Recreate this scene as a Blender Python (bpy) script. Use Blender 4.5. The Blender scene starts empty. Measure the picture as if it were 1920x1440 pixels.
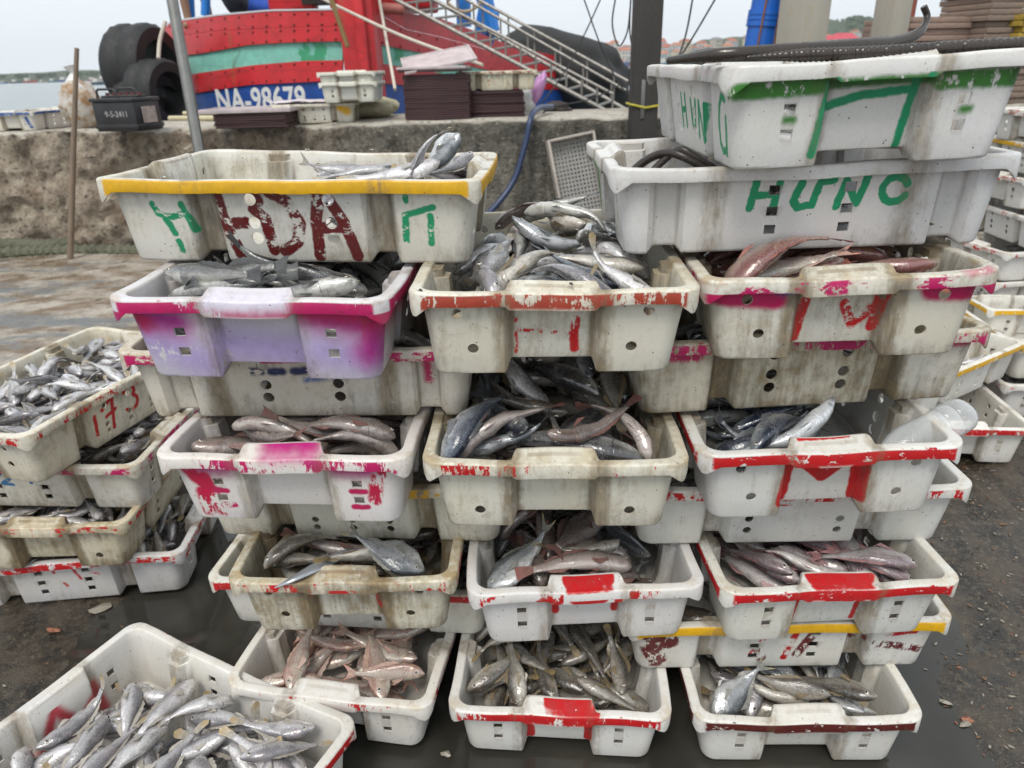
import bpy, bmesh, math, random
import numpy as np
from mathutils import Vector, Matrix, noise as mnoise
random.seed(7); rng = np.random.default_rng(7)
S = bpy.context.scene
R = math.radians
COL = S.collection

# ------------------------------------------------------------------ camera
FPX, PITCH, ROLL, HCAM = 1330.7, R(24.083), R(-1.633), 1.259
cam = bpy.data.cameras.new('camera'); camo = bpy.data.objects.new('camera', cam); COL.objects.link(camo)
cam.sensor_width = 36; cam.lens = FPX/1920*36; cam.clip_start = .05; cam.clip_end = 4000
r0 = Vector((1,0,0)); d0 = Vector((0,-math.sin(PITCH),-math.cos(PITCH))); fw = Vector((0,math.cos(PITCH),-math.sin(PITCH)))
cx_ = r0*math.cos(ROLL) - d0*math.sin(ROLL); cd_ = r0*math.sin(ROLL) + d0*math.cos(ROLL)
M = Matrix((( cx_.x,-cd_.x,-fw.x,0),(cx_.y,-cd_.y,-fw.y,0),(cx_.z,-cd_.z,-fw.z,HCAM),(0,0,0,1)))
camo.matrix_world = M; S.camera = camo
cam.dof.use_dof = True; cam.dof.focus_distance = 1.25; cam.dof.aperture_fstop = 6.0

# ------------------------------------------------------------------ world, sun, exposure
W = bpy.data.worlds.new('World'); S.world = W; W.use_nodes = True
wn = W.node_tree; wn.nodes.clear()
sky = wn.nodes.new('ShaderNodeTexSky'); sky.sky_type = 'NISHITA'; sky.sun_disc = False
SUN_EL, SUN_AZ = R(58), R(200)
sky.sun_elevation = SUN_EL; sky.sun_rotation = SUN_AZ; sky.air_density = 1.2; sky.dust_density = 4.0; sky.ozone_density = 1
hs = wn.nodes.new('ShaderNodeHueSaturation'); hs.inputs['Saturation'].default_value = .12
mx = wn.nodes.new('ShaderNodeMix'); mx.data_type = 'RGBA'; mx.inputs[0].default_value = .82
mx.inputs[7].default_value = (8.8, 9.5, 10.1, 1)
bg = wn.nodes.new('ShaderNodeBackground'); bg.inputs['Strength'].default_value = .084
wo = wn.nodes.new('ShaderNodeOutputWorld')
wn.links.new(sky.outputs[0], hs.inputs['Color']); wn.links.new(hs.outputs[0], mx.inputs[6]); wn.links.new(mx.outputs[2], bg.inputs[0]); wn.links.new(bg.outputs[0], wo.inputs[0])
sl = bpy.data.lights.new('sun', 'SUN'); sl.energy = 1.45; sl.angle = R(22); sl.color = (1, .95, .88)
so = bpy.data.objects.new('sun', sl); COL.objects.link(so)
sd = Vector((math.sin(SUN_AZ)*math.cos(SUN_EL), math.cos(SUN_AZ)*math.cos(SUN_EL), math.sin(SUN_EL)))
so.rotation_euler = sd.to_track_quat('Z', 'Y').to_euler()
S.view_settings.view_transform = 'Standard'; S.view_settings.look = 'None'
S.view_settings.exposure = 0.50; S.view_settings.gamma = 1; S.view_settings.use_curve_mapping = False

def ray(x, y):
    a = (x-960)/FPX; b = (y-720)/FPX
    return cx_*a + cd_*b + fw
def atY(x, y, Y): r = ray(x, y); t = Y/r.y; return Vector((0,0,HCAM)) + r*t
def atZ(x, y, z): r = ray(x, y); t = (z-HCAM)/r.z; return Vector((0,0,HCAM)) + r*t

# ------------------------------------------------------------------ object helpers
def link(name, data, parent=None, mat=None):
    o = bpy.data.objects.new(name, data); COL.objects.link(o)
    if parent is not None: o.parent = parent
    if mat is not None and data is not None:
        data.materials.clear(); data.materials.append(mat)
    return o
def tag(o, label=None, cat=None, group=None, kind=None):
    if label: o['label'] = label
    if cat: o['category'] = cat
    if group: o['group'] = group
    if kind: o['kind'] = kind
    return o
def empty(name, loc=(0,0,0), rz=0):
    o = bpy.data.objects.new(name, None); COL.objects.link(o); o.location = loc; o.rotation_euler = (0,0,rz); o.empty_display_size = .05
    return o
def copy_tree(o, parent=None):
    c = o.copy(); COL.objects.link(c); c.parent = parent
    for ch in list(o.children): copy_tree(ch, c)
    return c
def smooth(me, ang=35):
    me.polygons.foreach_set('use_smooth', [True]*len(me.polygons))
    try: me.set_sharp_from_angle(angle=R(ang))
    except Exception: pass
    return me
def from_bm(name, bm, sm=None):
    me = bpy.data.meshes.new(name); bmesh.ops.recalc_face_normals(bm, faces=bm.faces); bm.to_mesh(me); bm.free()
    if sm: smooth(me, sm)
    return me
def add_box(bm, c, s, rot=None, bev=0):
    m = Matrix.Translation(c) @ (rot.to_4x4() if rot is not None else Matrix()) @ Matrix.Diagonal((*s, 1))
    r = bmesh.ops.create_cube(bm, size=1, matrix=m)
    if bev:
        es = list({e for v in r['verts'] for e in v.link_edges})
        bmesh.ops.bevel(bm, geom=es, offset=bev, segments=2, affect='EDGES', profile=.5)
def add_tube(bm, pts, rad, seg=10, cap=True):
    pts = [Vector(p) for p in pts]; rads = rad if isinstance(rad, (list, tuple)) else [rad]*len(pts)
    rings = []; up = None
    for i, p in enumerate(pts):
        t = (pts[min(i+1, len(pts)-1)] - pts[max(i-1, 0)]).normalized()
        if up is None: up = Vector((0,0,1)) if abs(t.z) < .9 else Vector((1,0,0))
        a = t.cross(up).normalized(); b = a.cross(t).normalized(); up = b
        rings.append([bm.verts.new(p + (a*math.cos(2*math.pi*k/seg) + b*math.sin(2*math.pi*k/seg))*rads[i]) for k in range(seg)])
    for i in range(len(rings)-1):
        for k in range(seg): bm.faces.new((rings[i][k], rings[i][(k+1)%seg], rings[i+1][(k+1)%seg], rings[i+1][k]))
    if cap:
        bm.faces.new(rings[0][::-1]); bm.faces.new(rings[-1])
def curve_pts(pts, n=12):
    P = [Vector(p) for p in pts]; out = []
    Q = [P[0]*2-P[1]] + P + [P[-1]*2-P[-2]]
    for i in range(1, len(Q)-2):
        for k in range(n):
            t = k/n; a, b, c, d = Q[i-1:i+3]
            out.append(.5*((2*b) + (-a+c)*t + (2*a-5*b+4*c-d)*t*t + (-a+3*b-3*c+d)*t**3))
    out.append(P[-1]); return out
def tube_obj(name, pts, rad, mat, parent=None, seg=10, n=8):
    bm = bmesh.new(); add_tube(bm, curve_pts(pts, n) if n else pts, rad, seg); return link(name, from_bm(name, bm, 50), parent, mat)

# ------------------------------------------------------------------ node helper
class G:
    def __init__(s, nt): s.nt = nt
    def n(s, t, **k):
        x = s.nt.nodes.new(t)
        for a, b in k.items(): setattr(x, a, b)
        return x
    def put(s, sock, v):
        if isinstance(v, bpy.types.NodeSocket): s.nt.links.new(v, sock)
        elif v is not None:
            if isinstance(v, (tuple, list)) and sock.type == 'RGBA' and len(v) == 3: v = (*v, 1)
            sock.default_value = v
    def m(s, op, a, b=None, c=None, clamp=False):
        x = s.n('ShaderNodeMath', operation=op, use_clamp=clamp)
        s.put(x.inputs[0], a); s.put(x.inputs[1], b); s.put(x.inputs[2], c); return x.outputs[0]
    def vm(s, op, a, b=None, scale=None):
        x = s.n('ShaderNodeVectorMath', operation=op); s.put(x.inputs[0], a)
        if b is not None: s.put(x.inputs[1], b)
        if scale is not None: s.put(x.inputs['Scale'], scale)
        return x.outputs[1] if op in ('LENGTH', 'DOT_PRODUCT', 'DISTANCE') else x.outputs[0]
    def noise(s, vec, scale, detail=3, rough=.55, dist=0, col=False):
        x = s.n('ShaderNodeTexNoise'); s.put(x.inputs['Vector'], vec); s.put(x.inputs['Scale'], scale)
        s.put(x.inputs['Detail'], detail); s.put(x.inputs['Roughness'], rough); s.put(x.inputs['Distortion'], dist)
        return x.outputs[1 if col else 0]
    def voro(s, vec, scale, feat='F1', out=0):
        x = s.n('ShaderNodeTexVoronoi', feature=feat); s.put(x.inputs['Vector'], vec); s.put(x.inputs['Scale'], scale); return x.outputs[out]
    def mix(s, f, a, b, bt='MIX'):
        x = s.n('ShaderNodeMix', data_type='RGBA', blend_type=bt); s.put(x.inputs[0], f); s.put(x.inputs[6], a); s.put(x.inputs[7], b); return x.outputs[2]
    def mr(s, v, a, b, c=0., d=1., sm=True):
        x = s.n('ShaderNodeMapRange', interpolation_type='SMOOTHSTEP' if sm else 'LINEAR'); s.put(x.inputs[0], v)
        for i, q in enumerate((a, b, c, d)): s.put(x.inputs[1+i], q)
        return x.outputs[0]
    def sep(s, v): x = s.n('ShaderNodeSeparateXYZ'); s.put(x.inputs[0], v); return x.outputs
    def comb(s, a, b, c): x = s.n('ShaderNodeCombineXYZ'); s.put(x.inputs[0], a); s.put(x.inputs[1], b); s.put(x.inputs[2], c); return x.outputs[0]
    def obj(s): return s.n('ShaderNodeTexCoord').outputs['Object']
    def rand(s): return s.n('ShaderNodeObjectInfo').outputs['Random']
    def scl(s, v, t): return s.vm('MULTIPLY', v, t)
    def bump(s, h, strength=.3, dist=.002):
        x = s.n('ShaderNodeBump'); x.inputs['Strength'].default_value = strength; x.inputs['Distance'].default_value = dist; s.put(x.inputs['Height'], h); return x.outputs[0]
def mat(name, fn):
    m = bpy.data.materials.new(name); m.use_nodes = True; nt = m.node_tree; nt.nodes.clear(); g = G(nt)
    b = nt.nodes.new('ShaderNodeBsdfPrincipled'); o = nt.nodes.new('ShaderNodeOutputMaterial'); nt.links.new(b.outputs[0], o.inputs[0])
    d = fn(g) or {}
    for k, v in d.items(): g.put(b.inputs[k], v)
    return m
def plain(name, col, rough=.6, metal=0, var=.25, sc=8, bump=.2, dirt=(.09,.07,.05), dirt_amt=.3, stretch=(1,1,1), spec=.5):
    def fn(g):
        o = g.scl(g.obj(), stretch); n1 = g.noise(o, sc, 4); n2 = g.noise(o, sc*5, 4, .7)
        c = g.mix(g.mr(n1, .3, .7, 0, var), col, tuple(x*.55 for x in col))
        c = g.mix(g.mr(n2, .5, .75, 0, dirt_amt), c, dirt)
        return {'Base Color': c, 'Roughness': g.mr(n2, .3, .7, max(rough-.12, .03), min(rough+.12, 1)), 'Metallic': metal, 'Specular IOR Level': spec,
                'Normal': g.bump(n2, bump, .004)}
    return mat(name, fn)

# distance to a segment, as a node group
sg = bpy.data.node_groups.new('segment_distance', 'ShaderNodeTree')
for nm in ('P', 'A', 'B'): sg.interface.new_socket(nm, in_out='INPUT', socket_type='NodeSocketVector')
sg.interface.new_socket('D', in_out='OUTPUT', socket_type='NodeSocketFloat')
_g = G(sg); gi = sg.nodes.new('NodeGroupInput'); go = sg.nodes.new('NodeGroupOutput')
pa = _g.vm('SUBTRACT', gi.outputs[0], gi.outputs[1]); ba = _g.vm('SUBTRACT', gi.outputs[2], gi.outputs[1])
hh = _g.m('DIVIDE', _g.vm('DOT_PRODUCT', pa, ba), _g.vm('DOT_PRODUCT', ba, ba), clamp=True)
sg.links.new(_g.vm('LENGTH', _g.vm('SUBTRACT', pa, _g.vm('SCALE', ba, scale=hh))), go.inputs[0])
def sdf(g, P, polys):
    d = None
    for pl in polys:
        for a, b in zip(pl[:-1], pl[1:]):
            x = g.n('ShaderNodeGroup'); x.node_tree = sg; g.put(x.inputs[0], P)
            x.inputs[1].default_value = (a[0], a[1], 0); x.inputs[2].default_value = (b[0]+1e-5, b[1], 0)
            d = x.outputs[0] if d is None else g.m('MINIMUM', d, x.outputs[0])
    return d

# ------------------------------------------------------------------ fish crate mesh
HC = .139; LX, LY = .315, .215
def sstep(a, b, x): t = min(max((x-a)/(b-a), 0), 1); return t*t*(3-2*t)
WIDE = False
def rec_long(x):
    x = abs(x)
    if WIDE: return .75*sstep(.194,.204,x)*(1-sstep(.238,.252,x))
    return sstep(.118,.131,x)*(1-sstep(.160,.173,x))
def rec_short(y): y = abs(y); return 1-sstep(.060,.072,y)
UL = [0,.03,.06,.09,.112,.118,.1215,.1245,.128,.131,.136,.146,.155,.160,.1635,.1665,.17,.173,.178,.190,.195,.199,.203,.208,.235,.240,.246,.252]
US = [0,.02,.04,.054,.060,.063,.066,.069,.072,.078,.10,.13]
UL = [-u for u in UL[::-1]] + UL[1:]; US = [-u for u in US[::-1]] + US[1:]
def ring(a, b, r, kl=0., ks=0.):
    """outline with half sizes a,b, corner radius r, recess depths kl (long side) ks (short side); returns list (x,y,recL,recS,corner)"""
    out = []
    def corner(cx, cy, a0):
        for k in range(8):
            t = a0 + (math.pi/2)*k/7; out.append((cx+r*math.cos(t), cy+r*math.sin(t), 0, 0, 1-abs(2*k/7-1)+.05))
    for u in UL: out.append((u, -b+kl*rec_long(u), rec_long(u), 0, 0))
    corner(a-r, -b+r, -math.pi/2)
    for u in US: out.append((a-ks*rec_short(u), u, 0, rec_short(u), 0))
    corner(a-r, b-r, 0)
    for u in UL[::-1]: out.append((u, b-kl*rec_long(u), rec_long(u), 0, 0))
    corner(-a+r, b-r, math.pi/2)
    for u in US[::-1]: out.append((-a+ks*rec_short(u), u, 0, rec_short(u), 0))
    corner(-a+r, -b+r, math.pi)
    return out
def crate_mesh(name, hole):
    bm = bmesh.new(); rings = []
    def size(t): return .286+.014*t, .183+.017*t, .026+.004*t
    def wall(t, ins=0, kl=.02, ks=.02): a, b, r = size(t); return ring(a-ins, b-ins, max(r-ins, .008), kl, ks)
    def raisef(p): return .013*p[2] + .018*sstep(.0, .9, p[3])
    def hump(p): return .011*sstep(0, .8, p[3])
    def skirt(p): return (.019*p[4]) + (.006*sstep(0,1,p[3]))
    def put(rg, zf): rings.append([bm.verts.new((p[0], p[1], zf(p) + .0012*math.sin(p[0]*9+1.3)*math.cos(p[1]*11)*(1 if zf(p) > .05 else 0))) for p in rg])
    put(wall(0, .03), lambda p: .003+raisef(p)); put(wall(0, .005), lambda p: 0+raisef(p)); put(wall(0, .001), lambda p: .002+raisef(p)); put(wall(.04), lambda p: .006+raisef(p))
    for t in (.3, .55, .8, .93): put(wall(t), lambda p, t=t: HC*t)
    put(wall(.96), lambda p: HC-.005)
    rim = lambda ins: ring(LX-ins, LY-ins, .034-ins)
    put(rim(.004), lambda p: HC-.0055); put(rim(.0035), lambda p: HC-.020-skirt(p)); put(rim(.0005), lambda p: HC-.0205-skirt(p)); put(rim(0), lambda p: HC-.018-skirt(p))
    put(rim(0), lambda p: HC-.004); put(rim(.0012), lambda p: HC-.0013); put(rim(.004), lambda p: HC)
    put(wall(1, .000, 0, 0), lambda p: HC)
    put(wall(1, .002, 0, .014), lambda p: HC+hump(p)); put(wall(1, .0035, 0, .019), lambda p: HC-.0008+hump(p)); put(wall(1, .0048, 0, .0205), lambda p: HC-.004+hump(p))
    put(wall(.88, .0050, 0, .022), lambda p: HC-.016); put(wall(.86, .0050, .024, .023), lambda p: HC-.0185)
    for t in (.6, .3): put(wall(t, .0038, .023, .022), lambda p, t=t: HC*t)
    put(wall(.06, .004, .023, .022), lambda p: .011+raisef(p)); put(wall(0, .010, .022, .022), lambda p: .0065+raisef(p)); put(wall(0, .032), lambda p: .0065+raisef(p))
    n = len(rings[0])
    for i in range(len(rings)-1):
        for k in range(n): bm.faces.new((rings[i][k], rings[i][(k+1)%n], rings[i+1][(k+1)%n], rings[i+1][k]))
    bm.faces.new(rings[0][::-1]); bm.faces.new(rings[-1])
    bmesh.ops.recalc_face_normals(bm, faces=bm.faces)
    me = bpy.data.meshes.new(name+'_raw'); bm.to_mesh(me); bm.free()
    cb = bmesh.new()
    def cut(face, u, z, s):
        ax = 'x' if face[0] == 'x' else 'y'; sg_ = 1 if face[1] == '+' else -1
        c = Vector((sg_*.285, u, z)) if ax == 'x' else Vector((u, sg_*.185, z))
        if hole == 'square':
            d = (.07, s*2, s*1.7) if ax == 'x' else (s*2, .07, s*1.7)
            bmesh.ops.create_cube(cb, size=1, matrix=Matrix.Translation(c) @ Matrix.Diagonal((*d, 1)))
        else:
            rot = Matrix.Rotation(R(90), 4, 'Y' if ax == 'x' else 'X')
            bmesh.ops.create_cone(cb, segments=16, radius1=s, radius2=s, depth=.07, cap_ends=True, matrix=Matrix.Translation(c) @ rot)
    if hole == 'square':
        hx = [('%s', s_*.118, z, .0085) for s_ in (-1, 1) for z in (.047, .081)]; hy = [('%s', s_*.058, z, .009) for s_ in (-1, 1) for z in (.036, .066, .100)]
    elif hole == 'round':
        hx = [('%s', s_*u, z, .0085) for s_ in (-1, 1) for u, z in ((.142, .103), (.120, .045))]; hy = [('%s', s_*.064, z, .010) for s_ in (-1, 1) for z in (.042, .068, .106)]
    elif hole == 'few':
        hx = [('%s', s_*.124, .036, .009) for s_ in (-1, 1)]; hy = [('%s', s_*.085, z, .008) for s_ in (-1, 1) for z in (.034, .062)]
    else:
        hx = [('%s', s_*.12, z, .0085) for s_ in (-1, 1) for z in (.050, .094)]; hy = [('%s', u, z, .0075) for u in (-.075, 0, .075) for z in (.028, .048, .098)]
    for f_, u, z, s in hx:
        for f in ('x-', 'x+'): cut(f, u, z, s)
    for f_, u, z, s in hy:
        for f in ('y-', 'y+'): cut(f, u, z, s)
    cme = bpy.data.meshes.new('cut'); cb.to_mesh(cme); cb.free()
    o = bpy.data.objects.new('t', me); c = bpy.data.objects.new('c', cme); COL.objects.link(o); COL.objects.link(c)
    md = o.modifiers.new('b', 'BOOLEAN'); md.operation = 'DIFFERENCE'; md.solver = 'EXACT'; md.object = c
    dg = bpy.context.evaluated_depsgraph_get(); out = bpy.data.meshes.new_from_object(o.evaluated_get(dg))
    bpy.data.objects.remove(o); bpy.data.objects.remove(c); out.name = name; q = np.empty(len(out.vertices)*3); out.vertices.foreach_get('co', q); out.attributes.new('rest', 'FLOAT_VECTOR', 'POINT').data.foreach_set('vector', q)
    return smooth(out, 42)
CM = {h: crate_mesh('crate_'+h, h) for h in ('square', 'round', 'few', 'six')}
WIDE = True
CM['wsquare'] = crate_mesh('crate_wsquare', 'square'); CM['wround'] = crate_mesh('crate_wround', 'round'); WIDE = False

# ------------------------------------------------------------------ crate material
RED = (.52,.012,.015); DRED = (.13,.012,.012); PINK = (.50,.015,.12); GRN = (.01,.30,.13); YEL = (.72,.40,.01); BRICK = (.38,.055,.03); OLV = (.05,.22,.03); BLUE = (.03,.09,.30); PURP = (.46,.37,.64)
FN = {'y-': (0,-1,0), 'y+': (0,1,0), 'x-': (-1,0,0), 'x+': (1,0,0)}
def crate_mat(name, tint=(.74,.74,.72), dirt=.35, rims=(), paints=(), seed=0., fleck=.5, gloss=.38):
    """rims: (colour, coverage, drop) bands of worn paint round the rim's outside; paints: (face, colour, halfwidth, soft, wear, polylines, inner)"""
    tint = (tint[0]*.90, tint[1]*.88, tint[2]*.835)
    def fn(g):
        at_ = g.n('ShaderNodeAttribute'); at_.attribute_name = 'rest'; o = at_.outputs['Vector']; x, y, z = g.sep(o)[:3]; os_ = g.vm('ADD', o, (seed, seed*1.7, seed*.6))
        n1 = g.noise(os_, 9, 4, .6); n2 = g.noise(os_, 45, 5, .7); n3 = g.noise(g.scl(os_, (1,1,.12)), 95, 3, .6); n4 = g.noise(os_, 230, 3, .6); n5 = g.noise(g.scl(os_, (.1,.1,1)), 160, 3, .6)
        ax = g.m('ABSOLUTE', x); ay = g.m('ABSOLUTE', y)
        side = g.m('GREATER_THAN', ay, g.m('SUBTRACT', ax, .1))
        # grime gathers in the recesses, below the rim and at the foot
        rl = g.m('MULTIPLY', g.mr(g.m('ABSOLUTE', g.m('SUBTRACT', ax, .150)), .032, .004), g.m('GREATER_THAN', ay, .14))
        rs = g.m('MULTIPLY', g.mr(g.m('ABSOLUTE', g.m('SUBTRACT', ay, .072)), .026, .003), g.m('GREATER_THAN', ax, .24))
        edge = g.m('MAXIMUM', rl, rs); foot = g.mr(z, .03, .0); brow = g.mr(g.m('ABSOLUTE', g.m('SUBTRACT', z, .112)), .03, 0)
        e = g.m('ADD', g.m('MULTIPLY', edge, .20), g.m('ADD', g.m('MULTIPLY', foot, .06), g.m('MULTIPLY', brow, .03)))
        v = g.m('ADD', g.m('ADD', g.m('MULTIPLY', n1, .45), g.m('MULTIPLY', n3, .30)), g.m('ADD', g.m('MULTIPLY', n2, .35), e))
        dm = g.mr(v, .60-.15*dirt, .86-.16*dirt, 0, min(.92, .45+.5*dirt))
        yel = g.mr(g.noise(os_, 6, 2), .35, .65)
        c = g.mix(g.m('MULTIPLY', yel, .25+.5*dirt), tint, (tint[0]*.90, tint[1]*.86, tint[2]*.72))
        c = g.mix(g.m('MULTIPLY', g.mr(n4, .50, .72), .16), c, (.35,.33,.30)); c = g.mix(g.m('MULTIPLY', g.mr(g.noise(os_, 3.2, 3), .40, .62), .22), c, (tint[0]*.70, tint[1]*.70, tint[2]*.74))
        dc = g.mix(g.mr(n2, .35, .65), (.10,.075,.045), (.26,.19,.10))
        c = g.mix(dm, c, dc)
        scr = g.m('MULTIPLY', g.mr(n5, .66, .74), g.mr(n1, .45, .6)); c = g.mix(g.m('MULTIPLY', scr, .35*dirt+.05), c, (.18,.15,.12))
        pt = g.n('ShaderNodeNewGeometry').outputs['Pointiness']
        topm = g.m('MULTIPLY', g.mr(z, HC-.012, HC-.002), g.mr(g.noise(os_, 20, 5, .7), .46, .60)); cor = g.m('MULTIPLY', g.mr(ax, .24, .31), g.mr(ay, .15, .21))
        c = g.mix(g.m('MULTIPLY', topm, g.m('ADD', .10+.45*dirt, g.m('MULTIPLY', cor, .35))), c, (.40,.29,.14))
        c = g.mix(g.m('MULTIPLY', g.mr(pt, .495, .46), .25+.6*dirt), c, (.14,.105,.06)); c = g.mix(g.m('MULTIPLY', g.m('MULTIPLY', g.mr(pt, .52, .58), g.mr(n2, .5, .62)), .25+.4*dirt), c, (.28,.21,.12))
        slot = g.m('MULTIPLY', g.m('MULTIPLY', g.m('GREATER_THAN', ax, .27), g.mr(g.m('ABSOLUTE', g.m('SUBTRACT', z, HC+.0045)), .0026, .0012)), g.mr(g.m('ABSOLUTE', y), .046, .040)); c = g.mix(g.m('MULTIPLY', slot, g.mr(n1, .3, .6, .15, .15+.6*dirt)), c, (.22,.15,.09))
        ws = .45+((seed*7.31) % 1)*.9; wear1 = g.noise(os_, 26*ws, 7, .70, .4); wear2 = g.noise(g.scl(os_, (.5,.5,1) if (seed*3.7) % 1 > .5 else (1,1,.3)), 95, 5, .75)
        wear = g.m('ADD', g.m('MULTIPLY', wear1, .6), g.m('MULTIPLY', wear2, .4))
        dn = g.vm('SUBTRACT', g.noise(os_, 70, 3, .6, col=True), (.5,.5,.5))
        outer = g.m('MAXIMUM', g.mr(ax, .3115, .3135), g.mr(ay, .2115, .2135))
        for col, cover, drop in rims:
            th = .60-.20*cover if cover < 1.2 else .25
            a = g.m('MULTIPLY', outer, g.mr(wear, th, th+.03)); a = g.m('MULTIPLY', a, g.m('MAXIMUM', g.mr(z, HC-.0025+drop, HC-.0045+drop), g.m('MULTIPLY', g.mr(n2, .58, .62), 1)))
            a = g.m('MULTIPLY', a, g.mr(z, HC-.030, HC-.022))
            pc = g.mix(g.mr(n2, .3, .7, 0, .45), col, tuple(q*.55 for q in col)); c = g.mix(a, c, pc)
        rough_add = 0
        vt = g.n('ShaderNodeVectorTransform', vector_type='NORMAL', convert_from='WORLD', convert_to='OBJECT'); g.put(vt.inputs[0], g.n('ShaderNodeNewGeometry').outputs['Normal'])
        for face, col, hw, soft, wr, polys, inner in paints:
            if face[0] == 'y': u = x if face == 'y-' else g.m('MULTIPLY', x, -1.)
            else: u = y if face == 'x+' else g.m('MULTIPLY', y, -1.)
            P = g.vm('ADD', g.comb(u, z, 0.), g.vm('SCALE', dn, scale=.006 if soft < .01 else .012))
            d = sdf(g, P, polys)
            a = g.mr(d, hw+soft, max(hw-soft, 0))
            if max(q[1] for pl in polys for q in pl) < .1255: a = g.m('MULTIPLY', a, g.mr(z, .1195, .1180))
            fd = g.vm('DOT_PRODUCT', vt.outputs[0], FN[face] if not inner else tuple(-q for q in FN[face]))
            coord = {'y-': g.m('MULTIPLY', y, -1.), 'y+': y, 'x-': g.m('MULTIPLY', x, -1.), 'x+': x}[face]
            a = g.m('MULTIPLY', a, g.m('MULTIPLY', g.m('GREATER_THAN', fd, .06), g.m('GREATER_THAN', coord, .14 if face[0] == 'y' else .24)))
            w = g.mr(wear, .46+.0*wr, .50, 0., 1.) if False else g.mr(wear, .30+.24*wr, .335+.24*wr)
            pc = g.mix(g.mr(n2, .3, .7, 0, .5), col, tuple(q*.6+.02 for q in col))
            c = g.mix(g.m('MULTIPLY', a, w), c, pc)
        ed = g.noise(g.scl(os_, (1,1,.25)), 60, 6, .75); c = g.mix(g.m('MULTIPLY', g.m('MULTIPLY', edge, g.mr(ed, .44, .60)), .35+.5*dirt), c, (.17,.125,.07)); gr = g.noise(g.scl(os_, (1,1,.45)), 120, 6, .8); c = g.mix(g.m('MULTIPLY', g.m('MULTIPLY', g.mr(gr, .55, .66), g.mr(n1, .38, .62)), .25+.45*dirt), c, (.16,.13,.09)); fl = g.mr(g.voro(os_, 90), .13, .07); fl = g.m('MULTIPLY', fl, g.m('GREATER_THAN', g.noise(os_, 33, 2), .60-.10*fleck)); c = g.mix(fl, c, (.035,.03,.025))
        h = g.m('ADD', g.m('MULTIPLY', n2, .5), g.m('ADD', g.m('MULTIPLY', n4, .3), g.m('MULTIPLY', n3, .3)))
        return {'Base Color': c, 'Roughness': g.m('ADD', g.mr(n2, .3, .7, gloss-.08, gloss+.12), g.m('MULTIPLY', dm, .25)), 'Normal': g.bump(h, .45, .0018),
                'Subsurface Weight': .0, 'Specular IOR Level': .45}
    return mat(name, fn)
def arc(cx, cz, rx, rz, a0, a1, n=6): return [(cx+rx*math.cos(R(a0+(a1-a0)*k/n)), cz+rz*math.sin(R(a0+(a1-a0)*k/n))) for k in range(n+1)]
def Hlet(x, z, w, h): return [[(x, z), (x, z+h)], [(x+w, z), (x+w, z+h)], [(x, z+h*.5), (x+w, z+h*.55)]]
def Mlet(x, z, w, h): return [[(x, z), (x+.005, z+h)], [(x+.005, z+h), (x+w*.5, z+h*.55), (x+w, z+h)], [(x+w, z+h), (x+w, z)]]
def mlet(x, z, w, h): return [[(x, z), (x+w*.1, z+h), (x+w*.5, z+h*.75), (x+w*.9, z+h), (x+w, z)]]

SRIM = {}
CR = {  # fitted poses: frame, x, y, z, yaw, tilt x, tilt y
'M4':('S',0.0765,1.2977,0.8236,-0.0533,0.0023,-0.0062),'M3':('S',0.0786,1.2822,0.5476,-0.0480,0.0013,0.0036),
'M2':('S',0.1204,1.3118,0.2696,0.0190,0.0074,-0.0030),'M1':('S',0.0964,1.2823,0.0,-0.0902,0.0100,0.0050),
'L3':('S',-0.3116,1.3442,0.2775,-0.0392,0.0035,-0.0137),'L5':('S',-0.3598,1.3142,0.5524,-0.0715,0.0026,0.0120),
'L7':('S',-0.3745,1.3209,0.8232,-0.0572,0.0200,0.0250),'L1':('S',-0.3364,1.3277,0.0041,-0.1761,-0.0052,0.0100),
'R7':('S',0.5310,1.3144,0.8282,-0.0844,-0.0009,-0.0300),'R5':('S',0.5152,1.2855,0.5503,-0.0059,-0.0079,-0.0133),
'R3':('S',0.5639,1.2959,0.2756,0.0193,0.0133,-0.0137),'R1':('S',0.5497,1.2520,0.0,-0.0386,0.0070,-0.0050),
'L8':('L',-0.3432,1.3680,0.9659,-0.0479,0.0,0.0261),'L6':('L',-0.3620,1.3329,0.6884,-0.0408,-0.0163,0.0055),
'L4':('L',-0.3002,1.3562,0.4090,-0.1104,0.0200,-0.0150),'L2':('L',-0.3350,1.4000,0.1380,-0.1508,0.0290,-0.0350),
'R8':('L',0.4786,1.3145,0.9781,-0.0157,0.0051,-0.0089),'R9':('S',0.5139,1.3291,1.1191,-0.0158,0.0005,-0.0243),
'R6':('L',0.5003,1.3142,0.6912,0.0660,-0.0135,0.0035),'R4':('L',0.5241,1.2985,0.4110,-0.0093,0.0089,0.0100),
'R2':('L',0.5249,1.2536,0.1380,-0.0164,0.0073,0.0041),
'G4':('L',-1.1828,1.7352,0.4150,1.2848,0.0046,-0.0167),'FG':('L',-0.6804,0.9178,0.0039,-0.4645,-0.0200,0.0084),
'G2':('S',-1.1774,1.7327,0.1400,0.0497,-0.0139,0.0300),'G1':('L',-1.1967,1.6764,0.0000,0.1095,-0.0100,0.0100),
'G3':('L',-1.2163,1.7081,0.2780,-0.0336,0.0152,0.0300),
}
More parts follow.
